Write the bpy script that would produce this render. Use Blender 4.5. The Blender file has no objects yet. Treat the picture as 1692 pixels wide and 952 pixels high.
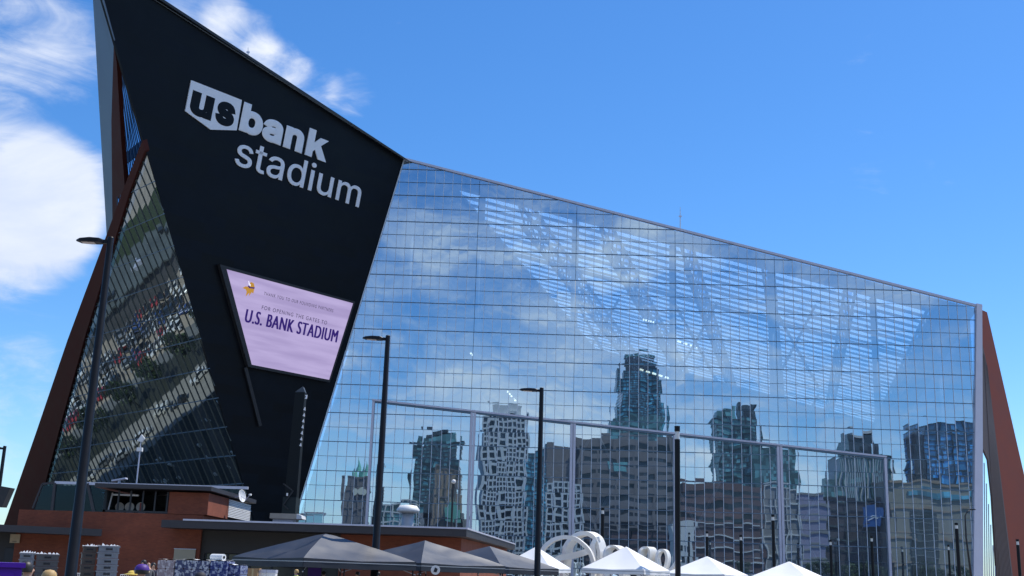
import bpy, bmesh, math, random, os
from mathutils import Vector, Matrix, noise as mnoise
random.seed(7)
R_ = math.radians
S = bpy.context.scene
COL = S.collection

# ------------------------------------------------------------------ camera
EYE = Vector((0, 0, 1.7))
F_PX, PITCH, ROLL = 1900.0, R_(13.98), R_(-1.778)
_cp, _sp, _cr, _sr = math.cos(PITCH), math.sin(PITCH), math.cos(ROLL), math.sin(ROLL)
RM = Matrix(((1, 0, 0), (0, _cp, -_sp), (0, _sp, _cp))) @ Matrix(((_cr, 0, _sr), (0, 1, 0), (-_sr, 0, _cr)))
cam_d = bpy.data.cameras.new('camera')
cam = bpy.data.objects.new('camera', cam_d)
COL.objects.link(cam)
cx, fy, uz = RM @ Vector((1, 0, 0)), RM @ Vector((0, 1, 0)), RM @ Vector((0, 0, 1))
M4 = Matrix((cx, uz, -fy)).transposed().to_4x4()
M4.translation = EYE
cam.matrix_world = M4
cam_d.sensor_width = 36.0
cam_d.lens = 36.0 * F_PX / 1692.0
cam_d.clip_start = 0.1
cam_d.clip_end = 12000
S.camera = cam

def ray(px, py):
    return RM @ Vector(((px - 846) / F_PX, 1, -(py - 476) / F_PX))
def at(px, py, Y):
    w = ray(px, py)
    return EYE + w * (Y / w.y)
def on(px, py, p0, n):
    w = ray(px, py)
    return EYE + w * ((p0 - EYE).dot(n) / w.dot(n))

# ------------------------------------------------------------------ sun and sky
SUN_EL, SUN_AZ = R_(62), R_(60)        # azimuth from +Y towards +X
sdir = Vector((math.sin(SUN_AZ) * math.cos(SUN_EL), math.cos(SUN_AZ) * math.cos(SUN_EL), math.sin(SUN_EL)))
sl = bpy.data.lights.new('sun', 'SUN')
sl.energy = 4.8
sl.angle = R_(0.53)
sl.color = (1.0, 0.95, 0.87)
so = bpy.data.objects.new('sun', sl)
COL.objects.link(so)
so.rotation_euler = (-sdir).to_track_quat('-Z', 'Y').to_euler()
so.location = sdir * 300
S.view_settings.view_transform = 'Standard'
S.view_settings.look = 'None'
S.view_settings.exposure = 0.0
S.view_settings.gamma = 1.0
S.cycles.use_denoising = True
S.cycles.max_bounces = 9
S.cycles.transparent_max_bounces = 12
S.cycles.caustics_reflective = False
S.cycles.caustics_refractive = False
S.cycles.sample_clamp_indirect = 6.0

class NT:
    """small node-tree helper"""
    def __init__(s, tree):
        s.t = tree
    def n(s, kind, ins=None, **props):
        nd = s.t.nodes.new(kind)
        for k, v in props.items():
            setattr(nd, k, v)
        for k, v in (ins or {}).items():
            if hasattr(v, 'is_linked') or isinstance(v, bpy.types.NodeSocket):
                s.t.links.new(v, nd.inputs[k])
            else:
                nd.inputs[k].default_value = v
        return nd
    def m(s, op, a, b=0.0, c=None):
        ins = {0: a, 1: b}
        if c is not None:
            ins[2] = c
        return s.n('ShaderNodeMath', ins, operation=op).outputs[0]
    def v(s, op, a, b=None, scale=None):
        ins = {0: a}
        if b is not None:
            ins[1] = b
        nd = s.n('ShaderNodeVectorMath', ins, operation=op)
        if scale is not None:
            if isinstance(scale, bpy.types.NodeSocket):
                s.t.links.new(scale, nd.inputs['Scale'])
            else:
                nd.inputs['Scale'].default_value = scale
        return nd.outputs['Value'] if op in ('DOT_PRODUCT', 'LENGTH', 'DISTANCE') else nd.outputs[0]
    def mix(s, fac, a, b, blend='MIX'):
        nd = s.n('ShaderNodeMix', {}, data_type='RGBA', blend_type=blend)
        for i, v in ((0, fac), (6, a), (7, b)):
            if isinstance(v, bpy.types.NodeSocket):
                s.t.links.new(v, nd.inputs[i])
            else:
                nd.inputs[i].default_value = v
        return nd.outputs[2]
    def ramp(s, x, a, b, lo=0.0, hi=1.0, smooth=True):
        nd = s.n('ShaderNodeMapRange', {0: x, 1: a, 2: b, 3: lo, 4: hi}, clamp=True)
        nd.interpolation_type = 'SMOOTHSTEP' if smooth else 'LINEAR'
        return nd.outputs[0]

SKY_SAT, SKY_STR = 1.25, 0.135
W = bpy.data.worlds.new('World')
S.world = W
W.use_nodes = True
W.node_tree.nodes.clear()
k = NT(W.node_tree)
sky = k.n('ShaderNodeTexSky', sky_type='NISHITA', sun_disc=False, sun_elevation=SUN_EL, sun_rotation=SUN_AZ,
          air_density=1.0, dust_density=0.35, ozone_density=3.0, altitude=300)
tc = k.n('ShaderNodeTexCoord').outputs['Generated']
hs = k.n('ShaderNodeHueSaturation', {'Saturation': SKY_SAT, 'Value': 1.0, 'Color': sky.outputs[0]}).outputs[0]
hs = k.v('MULTIPLY', hs, (0.93, 1.13, 1.32))
def blob(px, py, rad, gain):
    c = ray(px, py).normalized()
    d = k.v('DOT_PRODUCT', tc, tuple(c))
    return k.m('MULTIPLY', k.ramp(d, math.cos(R_(rad)), 1.0), gain)
# clouds: streaky fractal noise, thicker to the left of the stadium, and a broken sheet in the west half of the sky
wv = k.v('MULTIPLY', tc, (1.0, 1.0, 2.0))
n1 = k.n('ShaderNodeTexNoise', {'Vector': wv, 'Scale': 3.2, 'Detail': 10.0, 'Roughness': 0.6, 'Distortion': 0.55}).outputs[0]
n2 = k.n('ShaderNodeTexNoise', {'Vector': k.v('MULTIPLY', tc, (2.2, 2.2, 7.0)), 'Scale': 4.5, 'Detail': 9.0, 'Roughness': 0.62, 'Distortion': 0.9}).outputs[0]
nn = k.m('ADD', k.m('MULTIPLY', n1, 0.55), k.m('MULTIPLY', n2, 0.45))
sep = k.n('ShaderNodeSeparateXYZ', {0: tc})
west = k.ramp(sep.outputs[1], 0.1, -0.5)
mask = k.m('MULTIPLY', west, 0.195)
for b in (blob(10, 345, 5.2, 0.40), blob(105, 320, 3.6, 0.24), blob(90, 420, 2.6, 0.10), blob(0, 20, 6, 0.17), blob(70, 150, 5, 0.06),
          blob(325, 5, 2.6, 0.19), blob(395, 55, 2.3, 0.19), blob(455, 108, 2.0, 0.18), blob(515, 143, 1.7, 0.16), blob(585, 152, 1.6, 0.15),
          blob(30, 690, 4.5, 0.12), blob(40, 560, 3.5, 0.08)):
    mask = k.m('ADD', mask, b)
dens = k.ramp(k.m('ADD', nn, mask), 0.58, 0.90)
dens = k.m('MULTIPLY', dens, 0.97)
ccol = k.mix(k.ramp(n1, 0.35, 0.7), (5.2, 5.9, 7.4, 1), (7.9, 8.1, 8.5, 1))
skyc = k.mix(dens, hs, ccol)
bg = k.n('ShaderNodeBackground', {'Color': skyc, 'Strength': SKY_STR})
k.t.links.new(bg.outputs[0], k.n('ShaderNodeOutputWorld').inputs[0])

# ------------------------------------------------------------------ materials
MATS = {}
def mat(name, col, rough=0.6, metal=0.0, var=0.12, scale=1.5, spec=0.5, emit=None, stretch=(1, 1, 1), bump=0.0):
    if name in MATS:
        return MATS[name]
    m = bpy.data.materials.new(name)
    m.use_nodes = True
    t = NT(m.node_tree)
    b = m.node_tree.nodes['Principled BSDF']
    b.inputs['Roughness'].default_value = rough
    b.inputs['Metallic'].default_value = metal
    b.inputs['Specular IOR Level'].default_value = spec
    c = (*col, 1)
    if var > 0:
        pos = t.n('ShaderNodeTexCoord').outputs['Object']
        pos = t.v('MULTIPLY', pos, stretch)
        nz = t.n('ShaderNodeTexNoise', {'Vector': pos, 'Scale': scale, 'Detail': 6.0, 'Roughness': 0.65}).outputs[0]
        f = t.ramp(nz, 0.25, 0.75, 1 - var, 1 + var, smooth=False)
        cc = t.v('SCALE', c[:3], scale=f)
        t.t.links.new(cc, b.inputs['Base Color'])
        rr = t.ramp(nz, 0.2, 0.8, max(0.02, rough - 0.08), min(1, rough + 0.08), smooth=False)
        t.t.links.new(rr, b.inputs['Roughness'])
        if bump > 0:
            bp = t.n('ShaderNodeBump', {'Strength': bump, 'Distance': 0.05, 'Height': nz})
            t.t.links.new(bp.outputs[0], b.inputs['Normal'])
    else:
        b.inputs['Base Color'].default_value = c
    if emit:
        b.inputs['Emission Color'].default_value = (*emit[0], 1)
        b.inputs['Emission Strength'].default_value = emit[1]
    MATS[name] = m
    return m

def glass_mat(name, o, au, av, pw, ph, T, K, Wv, fac, gcol, tcol, wscale=0.3, dust_haze=0.0):
    """coated curtain-wall glass: every pane tilted and slightly bowed, with soft roller waves"""
    m = bpy.data.materials.new(name)
    m.use_nodes = True
    m.node_tree.nodes.clear()
    t = NT(m.node_tree)
    g = t.n('ShaderNodeNewGeometry')
    rel = t.v('SUBTRACT', g.outputs['Position'], tuple(o))
    U = t.m('DIVIDE', t.v('DOT_PRODUCT', rel, tuple(au)), pw)
    V = t.m('DIVIDE', t.v('DOT_PRODUCT', rel, tuple(av)), ph)
    ids = t.n('ShaderNodeCombineXYZ', {0: t.m('FLOOR', U), 1: t.m('FLOOR', V), 2: 3.7}).outputs[0]
    wn = t.n('ShaderNodeTexWhiteNoise', {'Vector': ids}, noise_dimensions='3D').outputs['Color']
    r = t.n('ShaderNodeSeparateXYZ', {0: wn}).outputs
    fu = t.m('SUBTRACT', t.m('FRACT', U), 0.5)
    fv = t.m('SUBTRACT', t.m('FRACT', V), 0.5)
    nz = t.n('ShaderNodeTexNoise', {'Vector': rel, 'Scale': wscale, 'Detail': 1.5}).outputs['Color']
    nr = t.n('ShaderNodeSeparateXYZ', {0: nz}).outputs
    bow = t.m('MULTIPLY', t.m('ADD', r[2], -0.25), 2 * K)
    tu = t.m('ADD', t.m('ADD', t.m('MULTIPLY', t.m('SUBTRACT', r[0], 0.5), 2 * T), t.m('MULTIPLY', fu, bow)),
             t.m('MULTIPLY', t.m('SUBTRACT', nr[0], 0.5), 2 * Wv))
    tv = t.m('ADD', t.m('ADD', t.m('MULTIPLY', t.m('SUBTRACT', r[1], 0.5), 2 * T), t.m('MULTIPLY', fv, bow)),
             t.m('MULTIPLY', t.m('SUBTRACT', nr[1], 0.5), 2 * Wv))
    N = t.v('ADD', g.outputs['Normal'], t.v('ADD', t.v('SCALE', tuple(au), scale=tu), t.v('SCALE', tuple(av), scale=tv)))
    N = t.v('NORMALIZE', N)
    gl = t.n('ShaderNodeBsdfGlossy', {'Color': (*gcol, 1), 'Roughness': 0.0, 'Normal': N})
    tr = t.n('ShaderNodeBsdfTransparent', {'Color': (*tcol, 1)})
    lw = t.n('ShaderNodeFresnel', {'IOR': 1.5}).outputs[0]
    f = t.m('ADD', fac, t.m('MULTIPLY', lw, 1 - fac))
    mx = t.n('ShaderNodeMixShader', {0: f, 1: tr.outputs[0], 2: gl.outputs[0]})
    if dust_haze > 0:  # pale diffuse mix puts haze into the glass and lifts blacks, partly dust
        df = t.n('ShaderNodeBsdfDiffuse', {'Color': (0.62, 0.72, 0.82, 1)})
        mx = t.n('ShaderNodeMixShader', {0: t.m('MULTIPLY', t.m('ADD', r[2], 0.6), dust_haze), 1: mx.outputs[0], 2: df.outputs[0]})
    t.t.links.new(mx.outputs[0], t.n('ShaderNodeOutputMaterial').inputs[0])
    MATS[name] = m
    return m

# ------------------------------------------------------------------ mesh helpers
class MB:
    def __init__(s):
        s.v, s.f, s.mi = [], [], []
    def add(s, vs, fs, mi=0):
        b = len(s.v)
        s.v += [Vector(p) for p in vs]
        s.f += [[i + b for i in f] for f in fs]
        s.mi += [mi] * len(fs)
        return s
    def quad(s, a, b, c, d, mi=0):
        return s.add([a, b, c, d], [[0, 1, 2, 3]], mi)
    def box(s, c, d, X=None, Yv=None, Z=None, mi=0):
        c = Vector(c)
        X, Yv, Z = X or Vector((1, 0, 0)), Yv or Vector((0, 1, 0)), Z or Vector((0, 0, 1))
        vs = [c + X * (sx * d[0] / 2) + Yv * (sy * d[1] / 2) + Z * (sz * d[2] / 2)
              for sz in (-1, 1) for sy in (-1, 1) for sx in (-1, 1)]
        return s.add(vs, [[0, 2, 3, 1], [4, 5, 7, 6], [0, 1, 5, 4], [2, 6, 7, 3], [0, 4, 6, 2], [1, 3, 7, 5]], mi)
    def span(s, x0, x1, y0, y1, z0, z1, mi=0):
        return s.box(((x0 + x1) / 2, (y0 + y1) / 2, (z0 + z1) / 2), (abs(x1 - x0), abs(y1 - y0), abs(z1 - z0)), mi=mi)
    def prism(s, poly, ext, mi=0):
        n = len(poly)
        poly = [Vector(p) for p in poly]
        ext = Vector(ext)
        vs = poly + [p + ext for p in poly]
        nrm = Vector()
        for i in range(1, n - 1):
            nrm += (poly[i] - poly[0]).cross(poly[i + 1] - poly[0])
        fs = [list(range(n)), list(range(2 * n - 1, n - 1, -1))] + [[i, i + n, (i + 1) % n + n, (i + 1) % n] for i in range(n)]
        if nrm.dot(ext) > 0:
            fs = [f[::-1] for f in fs]
        return s.add(vs, fs, mi)
    def bar(s, a, b, w, h, up=None, mi=0):
        a, b = Vector(a), Vector(b)
        d = b - a
        L = d.length
        d.normalize()
        up = Vector(up) if up else (Vector((0, 0, 1)) if abs(d.z) < 0.95 else Vector((0, 1, 0)))
        x = d.cross(up).normalized()
        z = x.cross(d).normalized()
        return s.box((a + b) / 2, (w, L, h), X=x, Yv=d, Z=z, mi=mi)
    def tube(s, pts, r, n=8, mi=0, cap=True):
        pts = [Vector(p) for p in pts]
        rr = r if isinstance(r, (list, tuple)) else [r] * len(pts)
        vs, fs = [], []
        for i, p in enumerate(pts):
            d = (pts[min(i + 1, len(pts) - 1)] - pts[max(i - 1, 0)]).normalized()
            up = Vector((0, 0, 1)) if abs(d.z) < 0.95 else Vector((0, 1, 0))
            x = d.cross(up).normalized()
            y = x.cross(d).normalized()
            for j in range(n):
                a = 2 * math.pi * j / n
                vs.append(p + (x * math.cos(a) + y * math.sin(a)) * rr[i])
        for i in range(len(pts) - 1):
            for j in range(n):
                fs.append([i * n + j, i * n + (j + 1) % n, (i + 1) * n + (j + 1) % n, (i + 1) * n + j])
        if cap:
            fs.append(list(range(n))[::-1])
            fs.append([(len(pts) - 1) * n + j for j in range(n)])
        return s.add(vs, fs, mi)
    def lathe(s, prof, c=(0, 0, 0), n=16, ax=None, mi=0):
        ax = Vector(ax).normalized() if ax else Vector((0, 0, 1))
        up = Vector((0, 0, 1)) if abs(ax.z) < 0.9 else Vector((0, 1, 0))
        x = ax.cross(up).normalized()
        y = ax.cross(x).normalized()
        c = Vector(c)
        vs, fs = [], []
        for r, h in prof:
            for j in range(n):
                a = 2 * math.pi * j / n
                vs.append(c + ax * h + (x * math.cos(a) + y * math.sin(a)) * r)
        for i in range(len(prof) - 1):
            for j in range(n):
                fs.append([i * n + j, i * n + (j + 1) % n, (i + 1) * n + (j + 1) % n, (i + 1) * n + j])
        return s.add(vs, fs, mi)
    def build(s, name, m, parent=None, smooth=False, kind=None):
        me = bpy.data.meshes.new(name)
        off = Vector((0, 0, 0))
        p = parent
        while p is not None:
            off += Vector(p.location)
            p = p.parent
        me.from_pydata([v - off for v in s.v], [], s.f)
        ms = m if isinstance(m, (list, tuple)) else [m]
        for q in ms:
            me.materials.append(q)
        if len(ms) > 1:
            me.polygons.foreach_set('material_index', s.mi)
        if smooth:
            me.polygons.foreach_set('use_smooth', [True] * len(me.polygons))
        me.update()
        o = bpy.data.objects.new(name, me)
        o.parent = parent
        COL.objects.link(o)
        if kind:
            o['kind'] = kind
        return o

def tag(o, label=None, cat=None, group=None, kind=None):
    for kx, vx in (('label', label), ('category', cat), ('group', group), ('kind', kind)):
        if vx:
            o[kx] = vx
    return o
def thing(name, loc, label, cat, group=None, rz=0.0):
    o = bpy.data.objects.new(name, None)
    o.empty_display_size = 0.2
    o.location = loc
    o.rotation_euler = (0, 0, rz)
    COL.objects.link(o)
    return tag(o, label, cat, group)
def copy_tree(o, loc=None, rz=None, label=None, parent=None):
    c = o.copy()
    COL.objects.link(c)
    if parent is not None:
        c.parent = parent
    if loc is not None:
        c.location = loc
    if rz is not None:
        c.rotation_euler = (0, 0, rz)
    if label:
        c['label'] = label
    for ch in list(o.children):
        copy_tree(ch, parent=c)
    return c
def clip(poly, p0, n):
    """keep the side of poly where (p-p0).n >= 0"""
    out = []
    for i in range(len(poly)):
        a, b = poly[i], poly[(i + 1) % len(poly)]
        da, db = (a - p0).dot(n), (b - p0).dot(n)
        if da >= 0:
            out.append(a)
        if da * db < 0:
            out.append(a + (b - a) * (da / (da - db)))
    return out
def area(poly):
    s = Vector()
    for i in range(1, len(poly) - 1):
        s += (poly[i] - poly[0]).cross(poly[i + 1] - poly[0])
    return s.length / 2

FONT = None
try:
    fp = os.path.join(bpy.utils.resource_path('LOCAL'), 'datafiles', 'fonts', 'Inter.woff2')
    if os.path.exists(fp):
        FONT = bpy.data.fonts.load(fp)
except Exception:
    FONT = None
def text_mesh(txt, offset=0.0, extrude=0.0, spacing=1.0, font=True):
    """offset thickens the strokes by rounding the outline outwards"""
    cu = bpy.data.curves.new('lettering', 'FONT')
    if FONT and font:
        cu.font = FONT
    cu.body = txt
    cu.bevel_depth = offset
    cu.bevel_resolution = 1
    cu.extrude = extrude
    cu.space_character = spacing
    cu.resolution_u = 6
    ob = bpy.data.objects.new('lettering', cu)
    COL.objects.link(ob)
    dg = bpy.context.evaluated_depsgraph_get()
    me = bpy.data.meshes.new_from_object(ob.evaluated_get(dg))
    vs = [v.co.copy() for v in me.vertices]
    fs = [list(p.vertices) for p in me.polygons]
    bpy.data.objects.remove(ob)
    bpy.data.curves.remove(cu)
    bpy.data.meshes.remove(me)
    return vs, fs

# ------------------------------------------------------------------ material palette
m_black = mat('black_metal_panel', (0.0042, 0.0068, 0.0110), 0.55, 0.0, 0.2, 0.25, 0.16)
m_blackpost = mat('black_paint', (0.005, 0.006, 0.009), 0.45, 0.0, 0.15, 3, 0.25)
m_dark = mat('dark_metal', (0.03, 0.032, 0.037), 0.5, 0.3, 0.15, 2)
m_letter = mat('sign_letter_white', (0.82, 0.83, 0.86), 0.5, 0, 0.05, 1)
m_trim = mat('pale_aluminium', (0.55, 0.56, 0.66), 0.45, 0.2, 0.08, 1)
m_mull = mat('mullion_aluminium', (0.60, 0.69, 0.80), 0.5, 0.0, 0.06, 2)
m_trans = mat('transom_dark', (0.12, 0.20, 0.29), 0.5, 0.2, 0.1, 2)
m_column = mat('white_column_cladding', (0.66, 0.66, 0.76), 0.55, 0, 0.05, 0.5)
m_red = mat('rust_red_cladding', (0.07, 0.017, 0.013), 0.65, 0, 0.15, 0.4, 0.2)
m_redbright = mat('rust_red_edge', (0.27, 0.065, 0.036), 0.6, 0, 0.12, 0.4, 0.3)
m_brown = mat('brown_ribbed_cladding', (0.14, 0.10, 0.09), 0.6, 0, 0.12, 0.6)
m_fin = mat('grey_blue_metal_fin', (0.13, 0.19, 0.27), 0.5, 0.15, 0.12, 0.15, 0.3)
m_steel = mat('pale_steel', (0.55, 0.58, 0.62), 0.5, 0, 0.06, 1)
m_int = mat('interior_grey', (0.16, 0.18, 0.22), 0.8, 0, 0.15, 0.1)
m_intdark = mat('interior_dark', (0.02, 0.03, 0.035), 0.8, 0, 0.2, 0.1)
m_roof = mat('dark_zinc_roof', (0.045, 0.043, 0.05), 0.5, 0.3, 0.15, 0.3)
m_concrete = mat('concrete', (0.25, 0.24, 0.22), 0.85, 0, 0.18, 0.4, 0.3)
m_asphalt = mat('asphalt', (0.055, 0.056, 0.06), 0.9, 0, 0.25, 0.5, 0.3)
m_lot = mat('dusty_parking_lot', (0.32, 0.275, 0.225), 0.9, 0, 0.25, 0.12, 0.3)
m_roadpale = mat('worn_road', (0.15, 0.155, 0.155), 0.9, 0, 0.2, 0.3, 0.3)
m_grass = mat('grass_ground', (0.035, 0.05, 0.02), 0.95, 0, 0.4, 0.6, 0.2)
m_white = mat('white_paint', (0.78, 0.78, 0.77), 0.5, 0, 0.04, 2)

# brick wall with fine courses
def brick_mat(name, c1, c2, mortar):
    m = bpy.data.materials.new(name)
    m.use_nodes = True
    t = NT(m.node_tree)
    b = m.node_tree.nodes['Principled BSDF']
    g = t.n('ShaderNodeNewGeometry')
    p = t.n('ShaderNodeSeparateXYZ', {0: g.outputs['Position']})
    v = t.n('ShaderNodeCombineXYZ', {0: t.m('ADD', p.outputs[0], p.outputs[1]), 1: p.outputs[2], 2: 0.0}).outputs[0]
    br = t.n('ShaderNodeTexBrick', {'Vector': v, 'Color1': (*c1, 1), 'Color2': (*c2, 1), 'Mortar': (*mortar, 1), 'Scale': 1.0,
                                   'Mortar Size': 0.006, 'Brick Width': 0.29, 'Row Height': 0.1})
    nz = t.n('ShaderNodeTexNoise', {'Vector': g.outputs['Position'], 'Scale': 0.6, 'Detail': 6.0}).outputs[0]
    f = t.ramp(nz, 0.25, 0.75, 0.8, 1.2, smooth=False)
    t.t.links.new(t.v('SCALE', br.outputs[0], scale=f), b.inputs['Base Color'])
    b.inputs['Roughness'].default_value = 0.85
    MATS[name] = m
    return m
m_brick = brick_mat('red_brick', (0.26, 0.07, 0.033), (0.21, 0.054, 0.028), (0.18, 0.068, 0.045))

# ================================================================== SETTING: ground
def sheet(name, x0, x1, y0, y1, z, m):
    return tag(MB().quad((x0, y0, z), (x1, y0, z), (x1, y1, z), (x0, y1, z)).build(name, m), kind='structure')
sheet('ground', -5000, 5000, -5000, 5000, 0.0, m_asphalt)
sheet('plaza_pavement', -100, 140, 12, 172, 0.004, m_concrete)
sheet('pavement', -116, -100, 150, 330, 0.008, m_concrete)
sheet('verge', -131, -116, 150, 330, 0.008, mat('planted_verge', (0.018, 0.022, 0.014), .95, 0, .4, .6))  # dark earth, with the shade under the trees put into its colour
sheet('road', -138, -131, 100, 330, 0.008, m_roadpale)
sheet('parking_lot', -172, -138, 150, 330, 0.008, m_lot)
sheet('lawn', -252, -203, 130, 360, 0.008, m_grass)
sheet('dirt_field', -420, -252, 130, 430, 0.008, m_lot)
sheet('street', -400, 500, -12, 8, 0.008, m_roadpale)
sheet('park_lawn', 60, 170, -40, -13, 0.008, m_grass)

# ================================================================== STADIUM
FY = 172.0
XV = Vector((1, 0, 0))
ZV = Vector((0, 0, 1))
E0 = at(667, 263, FY)
E1 = at(487, 855, FY)
dP = ray(2480, 1003)
dP.z = 0
dP.normalize()
nP = dP.cross(E0 - E1).normalized()
if nP.dot(EYE - E0) < 0:
    nP.negate()
uP = nP.cross(dP)
if uP.z < 0:
    uP.negate()
def P(s, t, h=0.0):
    return E0 + dP * s + uP * t + nP * h

eE = (E0 - E1) / (E0.z - E1.z)          # panel/glass edge per metre of height
Ebot = E0 - eE * (E0.z - 1.0)
G = Vector((71.75, FY, at(1622, 508, FY).z))
Gb = Vector((68.3, FY, 0.0))

stadium = thing('stadium', (20, FY + 8, 0), 'huge angular black and glass stadium with a pointed prow and sloping roof', 'stadium')

# black prow wall: long metal panels, each a shade apart and set a hair out of true
t = NT(m_black.node_tree)
b = m_black.node_tree.nodes['Principled BSDF']
gp = t.n('ShaderNodeNewGeometry').outputs['Position']
ca = t.m('DIVIDE', t.v('DOT_PRODUCT', gp, tuple(dP)), 5.2)
cb_ = t.m('DIVIDE', t.v('DOT_PRODUCT', gp, tuple(uP)), 1.3)
off_ = t.m('MULTIPLY', t.m('FLOOR', cb_), 0.37)
cid = t.n('ShaderNodeCombineXYZ', {0: t.m('FLOOR', t.m('ADD', ca, off_)), 1: t.m('FLOOR', cb_), 2: 1.0}).outputs[0]
wn_ = t.n('ShaderNodeTexWhiteNoise', {'Vector': cid}, noise_dimensions='3D').outputs['Value']
old = b.inputs['Base Color'].links[0].from_socket
t.t.links.new(t.v('SCALE', old, scale=t.ramp(wn_, 0, 1, 0.7, 1.35, smooth=False)), b.inputs['Base Color'])
t.t.links.new(t.ramp(wn_, 0, 1, 0.42, 0.62, smooth=False), b.inputs['Roughness'])
tip = P(-56.96, 9.27)
Lb = P(-15.61, -57.7)
Lb_end = P(-10.9, -65.4)
wall = [tip, E0, E0 - eE * (E0.z - 1.5), Lb_end]
MB().prism(wall, -nP * 0.45).build('black_wall', m_black, stadium)
# thin coping along the black wall's upper edge
MB().bar(tip + nP * 0.06, E0 + nP * 0.06, 0.5, 0.35, up=uP).build('roof_coping', m_dark, stadium)

# ---- main glass wall
PW, PH = 1.4, 2.16
X0, Z0 = 25.18, 24.44
g_main = glass_mat('facade_glass', Vector((X0, FY, Z0)), XV, ZV, PW, PH, 0.0015, 0.0042, 0.0036, 0.62, (0.67, 0.86, 1.0), (0.42, 0.62, 0.84), 0.28, 0.06)
edge_n = [
    (E0, Vector((0, 1, 0)).cross(E0 - E1).normalized()),
    (E0, Vector((0, 1, 0)).cross(G - E0).normalized()),
    (G, Vector((0, 1, 0)).cross(Gb - G).normalized()),
]
ctr = Vector((25, FY, 25))
edge_n = [(p, n if (ctr - p).dot(n) > 0 else -n) for p, n in edge_n]
def clip_facade(poly, inset=0.0):
    for p, n in edge_n:
        poly = clip(poly, p + n * inset, n)
        if len(poly) < 3:
            return []
    return poly
cells = []
for i in range(-45, 36):
    for j in range(-12, 20):
        xa, za = X0 + i * PW, Z0 + j * PH
        if za + PH < 0.3:
            continue
        g_ = 0.03
        q = [Vector((xa + g_, FY, max(za, 0.3) + g_)), Vector((xa + PW - g_, FY, max(za, 0.3) + g_)), Vector((xa + PW - g_, FY, za + PH - g_)), Vector((xa + g_, FY, za + PH - g_))]
        q = clip_facade(q, 0.1)
        if len(q) >= 3 and area(q) > 0.05:
            cells.append((q, (xa + PW / 2, za + PH / 2)))
# the frame of the wall: parapet and white end column
gw = MB()
top_n = Vector((0, 0, 1))
gw.bar(E0 + Vector((0, -0.1, 0.0)), G + Vector((0.6, -0.1, 0.0)), 0.5, 0.35, up=(0, 0, 1))
glass_wall = gw.build('glass_wall', m_trim, stadium)
def rect_mesh(name, w, h):
    me = bpy.data.meshes.new(name)
    me.from_pydata([(-w / 2, 0, -h / 2), (w / 2, 0, -h / 2), (w / 2, 0, h / 2), (-w / 2, 0, h / 2)], [], [[0, 1, 2, 3]])
    me.materials.append(g_main)
    return me
pane_me = rect_mesh('pane', PW - 0.06, PH - 0.06)
full = [c for c in cells if len(c[0]) == 4 and abs(area(c[0]) - (PW - 0.06) * (PH - 0.06)) < 1e-3 and c[1][1] > 4]
full.sort(key=lambda c: (c[1][0] - 0) ** 2 + (c[1][1] - 1.7) ** 2)
single = set(id(c) for c in full[:300])
rest = MB()
base = Vector(stadium.location)
for c in cells:
    if id(c) in single:
        o = bpy.data.objects.new('pane', pane_me)
        o.parent = glass_wall
        o.location = Vector((c[1][0], FY, c[1][1])) - base
        COL.objects.link(o)
    else:
        rest.add(c[0], [list(range(len(c[0])))])
rest.build('glass_panes', g_main, glass_wall, kind='stuff')
# mullions and transoms
def line_on_facade(a, b, inset=0.1):
    pts = [a, b]
    for p, n in edge_n:
        da, db = (pts[0] - p - n * inset).dot(n), (pts[1] - p - n * inset).dot(n)
        if da < 0 and db < 0:
            return None
        if da < 0:
            pts[0] = pts[0] + (pts[1] - pts[0]) * (da / (da - db))
        elif db < 0:
            pts[1] = pts[1] + (pts[0] - pts[1]) * (db / (db - da))
    return pts
DZ = lambda x: 26.42 + (x + 20.45) * (20.29 - 26.42) / (56.5 + 20.45)      # top line of the five doors
for i in range(-45, 36):
    x = X0 + i * PW
    if i % 11 == 0 and -20.5 < x < 57:
        continue
    p = line_on_facade(Vector((x, FY, 0)), Vector((x, FY, 90)))
    if p and (p[1] - p[0]).length > 0.5:
        MB().bar(p[0] + Vector((0, -0.03, 0)), p[1] + Vector((0, -0.03, 0)), 0.07, 0.08, up=(0, 1, 0)).build('mullion', m_mull, glass_wall)
for j in range(-11, 20):
    z = Z0 + j * PH
    p = line_on_facade(Vector((-60, FY, z)), Vector((90, FY, z)))
    if p and (p[1] - p[0]).length > 0.5:
        th = 0.10 if j % 2 == 0 else 0.03
        MB().bar(p[0] + Vector((0, -0.05, 0)), p[1] + Vector((0, -0.05, 0)), 0.12, th, up=(0, 0, 1)).build('transom', m_trans, glass_wall)
# edge trim where black wall and glass meet
MB().bar(Ebot + Vector((0.12, -0.05, 0)), E0 + Vector((0.12, -0.05, 0)), 0.16, 0.2, up=(0, 1, 0)).build('edge_trim', m_mull, glass_wall)
# five pivoting doors: pale frames proud of the wall, dark shadow gap under each head
posts = [-20.45, -5.2, 9.78, 25.18, 40.58, 56.5]
for a, b in zip(posts[:-1], posts[1:]):
    f = MB()
    za, zb = DZ(a), DZ(b)
    f.bar((a + 0.22, FY - 0.25, 0), (a + 0.22, FY - 0.25, za - 0.15), 0.36, 0.35, up=(0, 1, 0))
    f.bar((b - 0.22, FY - 0.25, 0), (b - 0.22, FY - 0.25, zb - 0.15), 0.36, 0.35, up=(0, 1, 0))
    f.bar((a, FY - 0.3, za + 0.06), (b, FY - 0.3, zb + 0.06), 0.4, 0.26, up=(0, 0, 1))
    d_ = f.build('door_frame', m_trim, glass_wall)
    MB().bar((a + 0.42, FY - 0.28, za - 0.2), (b - 0.42, FY - 0.28, zb - 0.2), 0.2, 0.2, up=(0, 0, 1)).build('door_gap', m_trans, glass_wall)

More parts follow.
